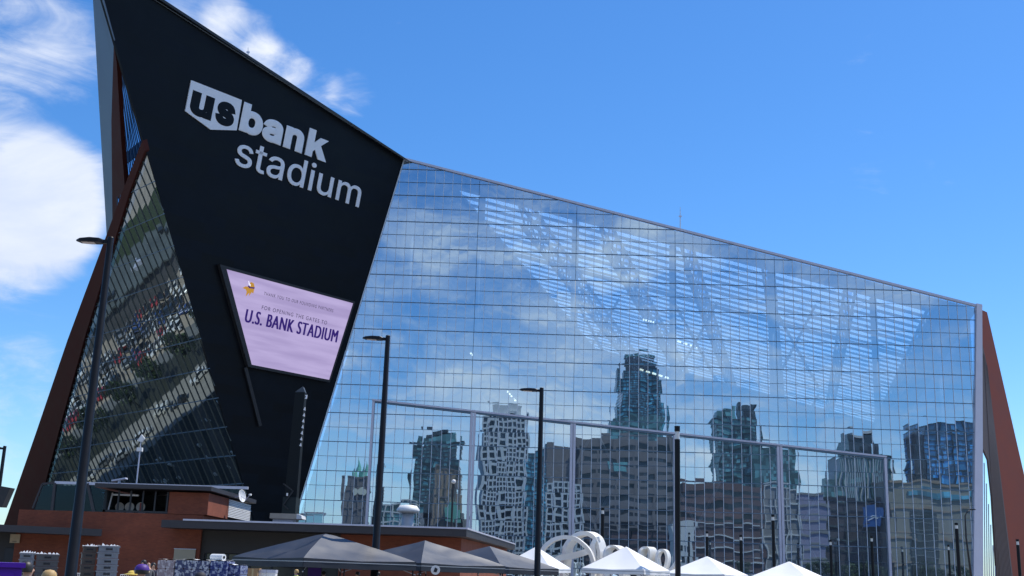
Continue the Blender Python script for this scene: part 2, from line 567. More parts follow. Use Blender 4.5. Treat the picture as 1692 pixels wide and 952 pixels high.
# white end column, a leaning slab
c = MB()
c.prism([Vector((68.0, FY - 0.5, 0)), Vector((69.45, FY - 0.5, 0)), Vector((72.3, FY - 0.5, G.z + 0.35)), Vector((71.45, FY - 0.5, G.z + 0.5))], Vector((0, 0.6, 0)))
c.build('end_column', m_column, stadium)
# south-west flank beyond the column
FP0 = Vector((70.2, FY + 1.2, 0))
fd = Vector((math.sin(R_(52)), math.cos(R_(52)), 0))
fn = Vector((fd.y, -fd.x, 0))
if fn.dot(EYE - FP0) < 0:
    fn.negate()
def fl(px, py):
    return on(px, py, FP0, fn)
MB().prism([fl(1622, 512), fl(1631, 516), fl(1694, 792), fl(1712, 870), fl(1728, 985), fl(1680, 985), fl(1672, 952), fl(1630, 607), fl(1622, 560)], -fn * 0.3).build('red_flank', m_redbright, stadium)
br = MB()
br.prism([fl(1620, 560), fl(1630, 607), fl(1672, 952), fl(1675, 985), fl(1656, 985), fl(1645, 890), fl(1631, 760), fl(1622, 740)], fn * 0.16)
for i in range(11):
    t = i / 10
    a = fl(1624 + 5 * t, 585 + 20 * t)
    b = fl(1648 + 24 * t, 975)
    br.bar(a + fn * 0.1, b + fn * 0.1, 0.16, 0.22, up=fn)
br.build('ribbed_flank', m_brown, stadium)
g_side = glass_mat('side_glass', FP0, fd, ZV, 0.8, 4.3, 0.003, 0.004, 0.002, 0.7, (0.9, 0.95, 1.0), (0.6, 0.75, 0.8), 0.4)
sg = MB()
sg.add([fl(1618, 735) + fn * 0.02, fl(1640, 735) + fn * 0.02, fl(1660, 985) + fn * 0.02, fl(1618, 985) + fn * 0.02], [[0, 1, 2, 3]])
sgo = sg.build('side_glass', g_side, stadium)
mm = MB()
for i in range(6):
    px = 1626 + i * 3.6
    mm.bar(fl(px, 765 + i * 34) + fn * 0.06, fl(px + 1.5, 985) + fn * 0.06, 0.05, 0.08, up=fn)
mm.build('side_mullions', m_mull, stadium)

# ---- left (north-west) overhanging glass
A = on(240, 245, E0, nP)
B = on(420, 858, E0, nP)
d2 = ray(-1000, 892)
d2.z = 0
d2.normalize()
n2 = d2.cross(A - B).normalized()
if n2.dot(EYE - A) < 0:
    n2.negate()
u2 = n2.cross(d2)
if u2.z < 0:
    u2.negate()
def q2(px, py, h=0.0):
    return on(px, py, A, n2) + n2 * h
Abot = B + (B - A) * ((B.z - 0.5) / (A.z - B.z))
left_poly = [A, q2(160, 500), q2(112, 665), q2(72, 810), q2(46, 905), Abot]
col_out = [(238, 230), (180, 386), (115, 560), (62, 715), (38, 783), (12, 858), (-28, 965)]
col_in = [(243, 248), (221, 305), (195, 390), (160, 500), (112, 665), (75, 800), (60, 868), (40, 965)]
W2, H2 = 1.75, 4.3
g_left = glass_mat('prow_glass', A, d2, u2, W2, H2, 0.0035, 0.010, 0.004, 0.56, (0.54, 0.64, 0.65), (0.12, 0.18, 0.2), 0.35, 0.04)
lc = sum((Vector(p) for p in left_poly), Vector()) / len(left_poly)
us = [(p - A).dot(d2) for p in left_poly]
vs_ = [(p - A).dot(u2) for p in left_poly]
def clip_left(poly, inset):
    for i in range(len(left_poly)):
        a, b = left_poly[i], left_poly[(i + 1) % len(left_poly)]
        n = n2.cross(b - a).normalized()
        if (lc - a).dot(n) < 0:
            n.negate()
        poly = clip(poly, a + n * inset, n)
        if len(poly) < 3:
            return []
    return poly
lg_frame = MB()
lg_frame.prism([p - n2 * 0.7 for p in clip_left([Vector(p) for p in left_poly], 0.3)], -n2 * 0.3)
left_glass = lg_frame.build('prow_glass_wall', m_intdark, stadium)
lrest = MB()
lcells = []
for i in range(int(min(us) / W2) - 1, int(max(us) / W2) + 2):
    for j in range(int(min(vs_) / H2) - 1, 1):
        g_ = 0.03
        def uvp(a, b):
            return A + d2 * a + u2 * b
        q = [uvp(i * W2 + g_, j * H2 + g_), uvp((i + 1) * W2 - g_, j * H2 + g_), uvp((i + 1) * W2 - g_, (j + 1) * H2 - g_), uvp(i * W2 + g_, (j + 1) * H2 - g_)]
        q = clip_left(q, 0.06)
        if len(q) >= 3 and area(q) > 0.2:
            lcells.append(q)
lcells.sort(key=lambda q: (q[0].z < 8, (q[0] - EYE).length))
for n_, q in enumerate(lcells):
    if (q[1] - q[0]).cross(q[2] - q[0]).dot(n2) < 0:
        q = q[::-1]
    if n_ < 290:
        MB().add(q, [list(range(len(q)))]).build('pane', g_left, left_glass)
    else:
        lrest.add(q, [list(range(len(q)))])
if lrest.v:
    lrest.build('glass_panes', g_left, left_glass, kind='stuff')
m_lmull = mat('prow_mullion', (0.10, 0.125, 0.125), 0.5, 0.2, 0.1, 1)
def seg_left(a, b):
    pts = [a, b]
    for i in range(len(left_poly)):
        p, q = left_poly[i], left_poly[(i + 1) % len(left_poly)]
        n = n2.cross(q - p).normalized()
        if (lc - p).dot(n) < 0:
            n.negate()
        da, db = (pts[0] - p).dot(n), (pts[1] - p).dot(n)
        if da < 0 and db < 0:
            return None
        if da < 0:
            pts[0] = pts[0] + (pts[1] - pts[0]) * (da / (da - db))
        elif db < 0:
            pts[1] = pts[1] + (pts[0] - pts[1]) * (db / (db - da))
    return pts
for i in range(int(min(us) / W2) - 1, int(max(us) / W2) + 2):
    s = seg_left(A + d2 * (i * W2) + u2 * (min(vs_) - 1), A + d2 * (i * W2) + u2 * 2)
    if s and (s[1] - s[0]).length > 1:
        MB().bar(s[0] + n2 * 0.04, s[1] + n2 * 0.04, 0.07, 0.12, up=n2).build('mullion', m_lmull, left_glass)
for j in range(int(min(vs_) / H2) - 1, 1):
    s = seg_left(A + d2 * (min(us) - 2) + u2 * (j * H2), A + d2 * (max(us) + 2) + u2 * (j * H2))
    if s and (s[1] - s[0]).length > 1:
        MB().bar(s[0] + n2 * 0.04, s[1] + n2 * 0.04, 0.10, 0.12, up=n2).build('transom', m_trans, left_glass)
rp = [q2(*p, 0.35) for p in col_out] + [q2(*p, 0.35) for p in col_in[::-1]]
cb = MB()
nn_ = 6
outs = [q2(*p, 0.35) for p in [(239, 231), (205, 318), (180, 386), (115, 560), (62, 715), (12, 858), (-28, 965)]]
ins_ = [q2(*p, 0.35) for p in [(243, 248), (217, 318), (195, 390), (146, 547), (106, 690), (61, 860), (40, 965)]]
for i in range(6):
    cb.prism([outs[i], ins_[i], ins_[i + 1], outs[i + 1]], -n2 * 0.7)
cb.build('red_column', m_red, stadium)

# fin, red soffit strip and ribbed panel at the top of the prow (in planes hinged on the prow's edge)
Ld = (tip - B).normalized()
def hinge(az):
    d = Vector((math.sin(R_(az)), math.cos(R_(az)), 0))
    n = d.cross(Ld).normalized()
    if n.dot(EYE - A) < 0:
        n.negate()
    return n
nf = hinge(-27)
def hp(px, py, n, h=0.0):
    return on(px, py, tip, n) + n * h
MB().prism([tip + nf * 0.1, hp(170.6, 0, nf), hp(188.5, 66, nf), hp(189.5, 120, nf), hp(189, 362, nf), hp(181, 390, nf), hp(176.5, 394, nf), hp(171, 300, nf), hp(164, 180, nf), hp(156, 40, nf), hp(153.5, 0, nf), hp(146.5, -78, nf)], -nf * 0.12).build('prow_fin', m_fin, stadium)
ns = hinge(-34)
MB().prism([hp(188, 72, ns), hp(193, 105, ns), hp(200, 230, ns), hp(207, 320, ns), hp(204, 345, ns), hp(186, 388, ns), hp(184, 200, ns)], -ns * 0.6).build('red_soffit', m_red, stadium)
nr_d = Vector((math.sin(R_(-36)), math.cos(R_(-36)), 0))
nrb = Vector((nr_d.y, -nr_d.x, 0))
RB0 = q2(205, 322) - n2 * 1.2
if nrb.dot(EYE - RB0) < 0:
    nrb.negate()
def rb(px, py, h=0.0):
    return on(px, py, RB0, nrb) + nrb * h
g_rib = glass_mat('ribbed_glass', RB0, nr_d, ZV, 0.8, 6, 0.002, 0.002, 0.001, 0.75, (0.62, 0.78, 0.95), (0.1, 0.2, 0.3), 0.3)
MB().add([rb(184, 55), rb(200, 55), rb(242, 222), rb(240, 262), rb(215, 322), rb(196, 345)], [[0, 1, 2, 3, 4, 5]]).build('upper_prow_glass', g_rib, stadium)
ribs = MB()
for i in range(9):
    t = i / 8
    ribs.bar(rb(190 + 4 * t + 4 * t, 78 + 20 * t, 0.12), rb(196 + 44 * t, 345 - 80 * t, 0.12), 0.11, 0.12, up=nrb)
ribs.build('prow_ribs', mat('rib_blue_grey', (.05, .09, .15), .5, 0, .1, 1), stadium)
MB().add([p - nrb * 0.25 for p in (rb(184, 58), rb(198, 58), rb(236, 222), rb(232, 255), rb(212, 315), rb(196, 335))], [[0, 1, 2, 3, 4, 5]]).build('prow_back_wall', m_intdark, stadium)

# ---- roof, with translucent strips over the south half, and the hall behind the glass
ridge = Vector((math.sin(R_(14)), math.cos(R_(14)), 0))
rl = (G - E0)
RD = 190.0
farE, farG = E0 + ridge * RD, G + ridge * RD
m_etfe = bpy.data.materials.new('translucent_roof_film')
m_etfe.use_nodes = True
m_etfe.node_tree.nodes.clear()
t = NT(m_etfe.node_tree)
tl = t.n('ShaderNodeBsdfTranslucent', {'Color': (0.56, 0.73, 0.86, 1)})
tp = t.n('ShaderNodeBsdfTransparent', {'Color': (0.9, 0.95, 1, 1)})
mx = t.n('ShaderNodeMixShader', {0: 0.25, 1: tl.outputs[0], 2: tp.outputs[0]})
t.t.links.new(mx.outputs[0], t.n('ShaderNodeOutputMaterial').inputs[0])
m_truss = mat('truss_paint', (0.14, 0.19, 0.25), 0.6, 0, 0.08, 1)
m_under = mat('roof_underside_blue', (0.22, 0.29, 0.36), 0.7, 0, 0.1, 0.2)
inset0, NSTR, pitch_ = 10.0, 30, 4.6
def rf(a, b, h=0.0):          # a 0..1 along the roofline, b metres back along the ridge
    return E0 + rl * a + ridge * b + Vector((0, 0, h))
ro = MB()
ro.quad(rf(0, 0.3, -.2), rf(1, 0.3, -.2), rf(1, inset0, -.2), rf(0, inset0, -.2))
for i in range(NSTR):
    b0 = inset0 + i * pitch_
    ro.quad(rf(0.06, b0 + 2.3, -.2), rf(0.93, b0 + 2.3, -.2), rf(0.93, b0 + pitch_, -.2), rf(0.06, b0 + pitch_, -.2))
bE = inset0 + NSTR * pitch_
ro.quad(rf(0, inset0, -.2), rf(0.06, inset0, -.2), rf(0.06, bE, -.2), rf(0, bE, -.2))
ro.quad(rf(0.93, inset0, -.2), rf(1, inset0, -.2), rf(1, bE, -.2), rf(0.93, bE, -.2))
ro.quad(rf(0, bE, -.2), rf(1, bE, -.2), rf(1, RD, -.2), rf(0, RD, -.2))
# north slope, opaque
NW = q2(12, 858)
NFar = at(330, 560, 335)
ro.add([tip - ZV * 0.6, E0 - ZV * 0.6 + XV * 1.5, farE - ZV * 0.6 + XV * 1.5, NFar], [[0, 1, 2, 3]])
roof = ro.build('roof', m_under, stadium)
for i in range(NSTR):
    b0 = inset0 + i * pitch_
    st = MB()
    for kk in range(6):
        a0, a1 = 0.06 + 0.145 * kk + 0.006, 0.06 + 0.145 * (kk + 1) - 0.006
        st.quad(rf(a0, b0, -.22), rf(a1, b0, -.22), rf(a1, b0 + 2.3, -.22), rf(a0, b0 + 2.3, -.22))
    st.build('roof_strip', m_etfe, roof)
# trusses below the roof, running back with the ridge
for kk in range(7):
    a = 0.06 + 0.145 * kk
    tr_ = MB()
    p0, p1 = rf(a, 3, -1.0), rf(a, 150, -1.0)
    q0, q1 = rf(a, 3, -5.2), rf(a, 150, -5.2)
    off = Vector((0.9, 0, 0))
    for sgn in (-1, 1):
        tr_.bar(p0 + off * sgn, p1 + off * sgn, 0.4, 0.4)
    tr_.bar(q0, q1, 0.55, 0.55)
    nb = 18
    for b_ in range(nb):
        f0, f1 = b_ / nb, (b_ + 1) / nb
        for sgn in (-1, 1):
            tr_.bar(p0.lerp(p1, f0) + off * sgn, q0.lerp(q1, (f0 + f1) / 2), 0.22, 0.22)
            tr_.bar(q0.lerp(q1, (f0 + f1) / 2), p0.lerp(p1, f1) + off * sgn, 0.22, 0.22)
    tr_.build('roof_truss', m_truss, roof)
for b_ in (30, 62, 94, 126):
    tr_ = MB()
    tr_.bar(rf(0.04, b_, -1.5), rf(0.95, b_, -1.5), 0.35, 0.35)
    tr_.bar(rf(0.04, b_, -4.2), rf(0.95, b_, -4.2), 0.35, 0.35)
    tr_.build('cross_truss', m_truss, roof)
# pipe columns and braces just inside the glass
for i, x in enumerate([-27.5, -16.0] + posts[1:-1] + [56.5, 66.0]):
    zt = E0.z + (x - E0.x) * (G.z - E0.z) / (G.x - E0.x) - 2 if x > E0.x else E1.z + (x - E1.x) / eE.x - 4
    MB().tube([(x, FY + 2.6, 0), (x, FY + 2.6, zt)], 0.55, 10).build('hall_column', m_steel, stadium, smooth=True)
    if i < 6 and zt > 30:
        b = MB()
        for zz in range(3, int(zt) - 16, 14):
            b.tube([(x, FY + 2.6, zz), (x + 7, FY + 2.9, zz + 13)], 0.22, 6)
            b.tube([(x + 7, FY + 2.9, zz), (x, FY + 2.6, zz + 13)], 0.22, 6)
        b.build('hall_brace', m_steel, stadium)
# rows of lit lamps inside the hall
m_lamp = mat('hall_lamp_lit', (.8, .75, .6), .5, 0, 0, emit=((1.0, 0.86, 0.6), 4.0))
for (a_, b_) in (((1108, 560), (1160, 577)), ((1056, 610), (1108, 626)), ((777, 583), (791, 597)), ((838, 646), (853, 664)), ((1062, 528), (1082, 533))):
    pa_, pb_ = at(*a_, 188), at(*b_, 188)
    lm_ = MB()
    for q in range(5):
        lm_.bar(pa_.lerp(pb_, q / 5 + .02), pa_.lerp(pb_, q / 5 + .14), .35, .25)
    lm_.build('hall_lamps', m_lamp, stadium)
# hall walls
h = MB()
h.quad(Vector((-40, 345, 0)), Vector((140, 345, 0)), Vector((140, 345, 70)), Vector((-40, 345, 70)))
h.quad(Vector((72.5, FY + 6, 0)), Vector((122, 345, 0)), Vector((122, 345, 70)), Vector((72.9, FY + 6, G.z)))
h.add([Ebot + Vector((0.4, 0.6, -1)), E0 + Vector((0.2, 0.6, 0)), Vector((-19, 345, 65)), Vector((-40, 345, 0))], [[0, 1, 2, 3]])
h.build('hall_walls', m_int, stadium)
dk = MB()
for z_, y_ in ((7, 196), (14, 206), (22, 222), (30, 244)):
    dk.span(-24, 72, y_, y_ + 18, z_, z_ + 1.2)
    dk.span(-24, 72, y_ + 17, y_ + 18, z_ - 7, z_)
dk.build('hall_decks', m_int, stadium)
MB().quad(Vector((-34, FY + 1, 0.02)), Vector((76, FY + 1, 0.02)), Vector((120, 344, 0.02)), Vector((-40, 344, 0.02))).build('hall_floor', m_concrete, stadium)

# masts on the roofline
def mast(px, py0, py1, Y, label):
    b, t_ = at(px, py1, Y), at(px, py0, Y)
    o = thing('roof_mast', b, label, 'mast')
    MB().tube([b - ZV * 1.0, b.lerp(t_, 0.55), t_], [0.09, 0.07, 0.025], 6).build('pole', m_steel, o)
    m = MB()
    m.box(b.lerp(t_, 0.6), (0.45, 0.2, 0.2))
    m.build('beacon', m_trim, o)
mast(410, 78, 99, 150, 'thin roof mast above the black wall')
mast(1124, 342, 381, FY + 3, 'thin roof mast above the glass roofline')

# ================================================================== WORDMARK ON THE BLACK WALL
sign = thing('wall_sign', P(-23, -10), 'large silver letters and shield reading us bank stadium', 'sign')
SH = 0.16
MB().prism([P(-39.69, -1.0, 0.02), P(-31.45, -0.95, 0.02), P(-31.3, -5.25, 0.02), P(-35.3, -6.43, 0.02), P(-39.63, -5.25, 0.02)], nP * SH).build('shield', m_letter, sign)
def put_text(txt, s0, s1, t0, t1, h, m, parent, name, offset=0.0, spacing=1.0, split=False, thick=0.0, embolden=0.0):
    """lay a line of text in the black wall's plane, its outline box filling s0..s1 and t0..t1"""
    vs, fs = text_mesh(txt, offset, 0.0, spacing, name == 'letter')
    if embolden:
        wx = max(v.x for v in vs) - min(v.x for v in vs)
        n0, f0 = len(vs), list(fs)
        for kx in (1, 2):
            vs = vs + [v + Vector((embolden * kx / 2 * wx / (s1 - s0), 0, 0)) for v in vs[:n0]]
            fs = fs + [[i + n0 * kx for i in f] for f in f0]
    mnx, mxx = min(v.x for v in vs), max(v.x for v in vs)
    mny, mxy = min(v.y for v in vs), max(v.y for v in vs)
    fx = lambda v: s0 + (v.x - mnx) / (mxx - mnx) * (s1 - s0)
    mnz, mxz = min(v.z for v in vs), max(v.z for v in vs)
    fzz = lambda v: (v.z - mnz) / (mxz - mnz) if mxz - mnz > 1e-6 else 1.0
    fyy = lambda v: t0 + (v.y - mny) / (mxy - mny) * (t1 - t0)
    # connected islands = letters
    par = list(range(len(vs)))
    def fnd(a):
        while par[a] != a:
            par[a] = par[par[a]]
            a = par[a]
        return a
    for f in fs:
        for q in f[1:]:
            par[fnd(q)] = fnd(f[0])
    isl = {}
    for f in fs:
        isl.setdefault(fnd(f[0]), []).append(f)
    groups = []
    if split:
        its = []
        for r_, ff in isl.items():
            xs = [vs[i].x for f in ff for i in f]
            its.append([min(xs), max(xs), ff])
        its.sort(key=lambda a: a[0])
        for it in its:                      # join the dot of an i to its stem
            if groups and it[0] < groups[-1][1] - 0.02 and it[1] < groups[-1][1] + 0.05:
                groups[-1][2] += it[2]
                groups[-1][1] = max(groups[-1][1], it[1])
            else:
                groups.append(it)
        groups = [g_[2] for g_ in groups]
    else:
        groups = [fs]
    for gr in groups:
        bm = bmesh.new()
        mp = {}
        for f in gr:
            for i in f:
                if i not in mp:
                    mp[i] = bm.verts.new(P(fx(vs[i]), fyy(vs[i]), h + thick * fzz(vs[i])))
            try:
                bm.faces.new([mp[i] for i in f])
            except ValueError:
                pass
        if thick > 0 and mxz - mnz < 1e-6:
            r_ = bmesh.ops.extrude_face_region(bm, geom=bm.faces[:])
            bmesh.ops.translate(bm, verts=[e for e in r_['geom'] if isinstance(e, bmesh.types.BMVert)], vec=-nP * thick)
        bmesh.ops.recalc_face_normals(bm, faces=bm.faces[:])
        off = Vector()
        p_ = parent
        while p_ is not None:
            off += Vector(p_.location)
            p_ = p_.parent
        bmesh.ops.translate(bm, verts=bm.verts[:], vec=-off)
        me = bpy.data.meshes.new(name)
        bm.to_mesh(me)
        bm.free()
        me.materials.append(m)
        o = bpy.data.objects.new(name, me)
        o.parent = parent
        COL.objects.link(o)
put_text('u', -39.15, -35.6, -5.35, -2.15, SH + 0.01, m_black, sign, 'letter', 0.05, 1.0, True, 0.05)
put_text('s', -35.15, -32.0, -5.3, -2.0, SH + 0.01, m_black, sign, 'letter', 0.05, 1.0, True, 0.05)
put_text('ban', -30.97, -19.75, -5.15, -1.0, 0.02, m_letter, sign, 'letter', 0.045, 1.06, True, SH)
MB().prism([P(a_, b_, 0.02) for a_, b_ in ((-19.2, -5.05), (-17.93, -5.05), (-17.93, -4.2), (-17.55, -3.8), (-16.72, -5.05), (-15.15, -5.05), (-16.62, -2.98), (-15.35, -1.85), (-16.92, -1.85), (-17.93, -2.9), (-17.93, -1.0), (-19.2, -1.0))], nP * SH).build('letter', m_letter, sign)
put_text('stadium', -30.65, -7.35, -9.95, -5.7, 0.02, m_letter, sign, 'letter', 0.006, 1.0, True, SH)

# ================================================================== VIDEO SCREEN
screen = thing('video_screen', P(-16, -38), 'lit lavender video screen in a black trapezoid frame thanking founding partners', 'screen')
sc = [(-28.85, -24.26), (-5.39, -24.36), (-7.26, -36.4), (-21.69, -36.36)]
fo = [(-30.05, -23.85), (-5.1, -24.05), (-7.1, -36.75), (-22.2, -36.75)]
fr = MB()
for i in range(4):
    j = (i + 1) % 4
    fr.prism([P(*fo[i], 0.02), P(*fo[j], 0.02), P(*sc[j], 0.02), P(*sc[i], 0.02)], nP * 0.7)
fr.build('frame', m_dark, screen)
m_disp = bpy.data.materials.new('lit_display')
m_disp.use_nodes = True
t = NT(m_disp.node_tree)
b = m_disp.node_tree.nodes['Principled BSDF']
b.inputs['Base Color'].default_value = (0.05, 0.05, 0.06, 1)
b.inputs['Roughness'].default_value = 0.5
g_ = t.n('ShaderNodeNewGeometry')
pz = t.n('ShaderNodeSeparateXYZ', {0: g_.outputs['Position']})
band = t.n('ShaderNodeTexNoise', {'Vector': t.v('MULTIPLY', g_.outputs['Position'], (0.09, 0.09, 0.9)), 'Scale': 1.0, 'Detail': 3.0}).outputs[0]
ec = t.mix(t.ramp(band, 0.3, 0.7), (0.40, 0.32, 0.58, 1), (0.52, 0.43, 0.72, 1))
t.t.links.new(ec, b.inputs['Emission Color'])
b.inputs['Emission Strength'].default_value = 0.92
MB().prism([P(*p, 0.3) for p in sc], nP * 0.3).build('display', m_disp, screen)
m_ink = mat('dark_purple_pixels', (0.01, 0.005, 0.05), 0.6, 0, 0, emit=((0.035, 0.012, 0.17), 0.8))
m_ink2 = mat('grey_purple_pixels', (0.02, 0.02, 0.04), 0.6, 0, 0, emit=((0.035, 0.025, 0.07), 0.7))
put_text('THANK YOU TO OUR FOUNDING PARTNERS', -21.9, -8.95, -26.45, -25.98, 0.63, m_ink2, screen, 'text_line', 0.0, 1.25)
put_text('FOR OPENING THE GATES TO', -21.8, -9.7, -28.47, -27.92, 0.63, m_ink2, screen, 'text_line', 0.0, 1.25)
put_text('U.S. BANK STADIUM', -24.3, -7.15, -30.75, -28.9, 0.63, m_ink, screen, 'text_line', 0.0, 1.12, embolden=0.18)
def flat(poly, m, name, h=0.64):
    MB().prism([P(-25.7 + x * 2.05, -27.25 + y * 2.2, h - 0.02) for x, y in poly], nP * 0.02).build(name, m, screen)
m_gold = mat('gold_pixels', (0.5, 0.25, 0.02), 0.6, 0, 0, emit=((0.75, 0.36, 0.05), 0.5))
m_wpx = mat('white_pixels', (0.7, 0.7, 0.7), 0.6, 0, 0, emit=((0.9, 0.85, 0.95), 0.8))
flat([(0.02, 0.46), (0.25, 0.62), (0.5, 0.64), (0.55, 0.58), (0.98, 0.66), (0.98, 0.3), (0.82, 0.34), (0.68, 0.08), (0.64, 0.28), (0.42, 0.0), (0.42, 0.3), (0.3, 0.44)], m_gold, 'emblem_hair', 0.64)
flat([(0.5, 0.84), (0.62, 0.97), (0.85, 0.93), (0.98, 0.72), (0.98, 0.66), (0.55, 0.64), (0.6, 0.76)], m_gold, 'emblem_helmet', 0.645)
flat([(0.38, 0.98), (0.46, 0.80), (0.56, 0.70), (0.64, 0.70), (0.62, 0.8), (0.5, 0.88), (0.42, 1.0)], m_wpx, 'emblem_horn', 0.66)
flat([(0.42, 0.66), (0.5, 0.74), (0.62, 0.64), (0.98, 0.70), (0.98, 0.60), (0.55, 0.56)], m_ink, 'emblem_brow', 0.665)
MB().bar(P(-22.35, -36.9, 0.25), P(-17.9, -44.6, 0.25), 0.5, 0.3, up=nP).build('brace', m_dark, screen)

# ================================================================== BRICK STATION BUILDING
bY = 90.0
def X(px, Y, py=900):
    return at(px, py, Y).x
def Zp(px, py, Y):
    return at(px, py, Y).z
station = thing('brick_station', (-24, bY + 6, 0), 'low dark red brick building with flat zinc roofs in front of the stadium', 'building')
zl = Zp(80, 866, 87)
zm = Zp(400, 861.8, 87)
zu = Zp(250, 848.5, bY)
xa, xb, xc, xd, xe = X(24, bY), X(331, bY), X(562, bY), X(762, bY), X(790, bY)
MB().span(xa, xb, bY, bY + 16, 0, zu).build('brick_wall', m_brick, station)
wl = MB()
wl.span(X(-60, bY), xa - 0.003, bY + 0.25, bY + 15, 0, zl - 0.6)
m_char = mat('charcoal_render', (0.055, 0.05, 0.048), 0.8, 0, 0.15, 0.5)
wl.build('charcoal_wall', m_char, station)
wd = MB()
wd.span(xb + 0.003, xc, bY + 0.3, bY + 15, 2.6, zm - 0.62)
wd.span(xb + 0.003, xb + 0.3, bY + 0.3, bY + 15, 0, 2.6)
wd.build('dark_wall', m_char, station)
m_win = mat('station_window_glass', (0.03, 0.035, 0.035), 0.08, 0, 0.2, 0.4)
for i in range(6):
    x0 = xb + 0.35 + i * (xc - xb - 0.4) / 6
    x1 = xb + 0.35 + (i + 1) * (xc - xb - 0.4) / 6
    w_ = MB().quad((x0 + .06, bY + .5, 0.2), (x1 - .06, bY + .5, 0.2), (x1 - .06, bY + .5, 2.55), (x0 + .06, bY + .5, 2.55)).build('window', m_win, station)
    fr = MB()
    fr.span(x0, x0 + .08, bY + .42, bY + .5, 0.1, 2.58)
    fr.span(x1 - .08, x1, bY + .42, bY + .5, 0.1, 2.58)
    fr.build('frame', m_dark, w_)
MB().prism([Vector((xc + .003, bY, 0)), Vector((xd, bY, 0)), Vector((xd + 3.6, bY + 36, 0)), Vector((xc + .003, bY + 36, 0))], Vector((0, 0, zm - 0.62))).build('brick_wing', m_brick, station)
# roofs
xr0 = X(263, 87)
cor = Vector((X(770, 87), 87, 0))
far = at(851, 900, 128)
mr = MB()
mr.prism([Vector((xr0, 87, zm - .6)), Vector((cor.x, 87, zm - .6)), Vector((far.x, 128, zm - .6)), Vector((far.x - 10, 128, zm - .6)), Vector((X(330, 87), 108, zm - .6)), Vector((xr0, 108, zm - .6))], Vector((0, 0, 0.55)))
rf_ = mr.build('roof', m_roof, station)
mt_ = MB()
mt_.bar((xr0 + 1.6, 86.95, zm + .0), (cor.x, 86.95, zm + .0), 0.12, 0.12)
mt_.bar((cor.x, 86.95, zm), (far.x, 128, zm), 0.12, 0.12)
mt_.build('roof_edge', m_trim, rf_)
ml = MB()
ml.prism([Vector((X(-70, 87), 87, zl - .6)), Vector((X(166, 87), 87, zl - .75)), Vector((X(150, 92), 92, zl - .7)), Vector((X(-70, 92), 98, zl - .6))], Vector((0, 0, 0.5)))
ml.build('roof', m_roof, station)
# upper plant room
ux0, uxl, ux1 = X(163, bY), X(272, bY), X(338, bY)
zt = Zp(338, 803.5, 89)
zb = zu + 0.02
xs = ux1
ysplit, yend = bY + 6.6, bY + 15
pr = MB()
pr.span(uxl, xs, bY - 0.05, ysplit, zb, zt - .45)
pr.build('plant_room_wall', m_brick, station)
bk = MB()
bk.span(ux0 + .2, xs - .3, bY + 5.2, bY + 5.5, zb, zt - .45)
bk.span(ux0, ux0 + .2, bY, yend, zb, zt - .45)
bk.span(xs - .75, xs - .55, ysplit, yend, zb, zt - .45)
bk.build('plant_room_back', m_intdark, station)
for i in range(11):
    z = zb + .12 + i * (zt - .5 - zb - .15) / 11
    MB().bar((xs - .05, ysplit + .05, z + .1), (xs - .05, yend, z + .1), .16, .09).build('slat', m_white, station)
for i in range(9):
    z = zb + .2 + i * (zt - .6 - zb - .2) / 9
    MB().bar((ux0 + .25, bY + 5.1, z), (uxl, bY + 5.1, z), .06, .05).build('louvre', m_dark, station)
ps = MB()
for i in range(6):
    x = ux0 + .15 + i * (uxl - ux0 - .3) / 5
    ps.bar((x, bY + .1, zb), (x, bY + .1, zt - .45), .12, .12)
ps.bar((ux0, bY + .1, zb + .08), (uxl, bY + .1, zb + .08), .2, .16)
ps.build('plant_room_posts', m_dark, station)
MB().bar((ux0 + .3, bY + .4, zb + .1), (ux0 + .35, bY + .8, zt - .6), .1, .1).build('downpipe', m_white, station)
rt = MB()
rt.prism([Vector((ux0 - .5, bY - .9, zt - .32)), Vector((xs + .35, bY - .9, zt - .32)), Vector((xs + .35, yend + .6, zt - .32)), Vector((ux0 - .5, yend + .6, zt - .32))], Vector((0, 0, .32)))
rt.build('plant_room_roof', m_roof, station)
MB().bar((ux0 + .4, bY + .8, zt - .75), (ux0 + 2.4, bY + .8, zt - .75), .2, .12).build('strip_lamp', m_white, station)
# door and louvre panel on the charcoal wall
d0, d1 = X(8, bY), X(37, bY)
dr = MB().span(d0, d1, bY + .15, bY + .25, 0, 2.5).build('door', m_dark, station)
MB().span(d1 - .2, d1 - .1, bY + .08, bY + .15, 1.0, 1.2).build('handle', m_trim, dr)
sgn = thing('notice_board', at(25, 897, bY), 'small beige notice board beside the dark door at the left', 'notice board')
m_beige = mat('beige_board', (0.52, 0.40, 0.26), 0.7, 0, 0.1, 4)
o_ = at(25, 890, bY - .08)
MB().box(o_, (.75, .08, .65)).build('board', m_beige, sgn)
mk = MB()
for r_ in range(2):
    for c_ in range(7):
        mk.box(o_ + Vector((-.14 + c_ * .045, -.045, -.2 - r_ * .05)), (.03, .008, .03))
mk.build('print', m_dark, sgn)
sgn2 = thing('wall_panel', at(305, 925, bY - .1), 'plain cream panel fixed to the brick wall above the water pallets', 'panel')
m_cream = mat('cream_panel', (0.42, 0.37, 0.27), 0.6, 0, 0.06, 2)
c_ = at(305, 917, bY - .1)
MB().box(c_, (1.62, .06, .85)).build('panel', m_cream, sgn2)
f_ = MB()
f_.box(c_ + Vector((0, -.02, .44)), (1.68, .06, .05))
f_.box(c_ + Vector((0, -.02, -.44)), (1.68, .06, .05))
f_.build('frame', m_trim, sgn2)

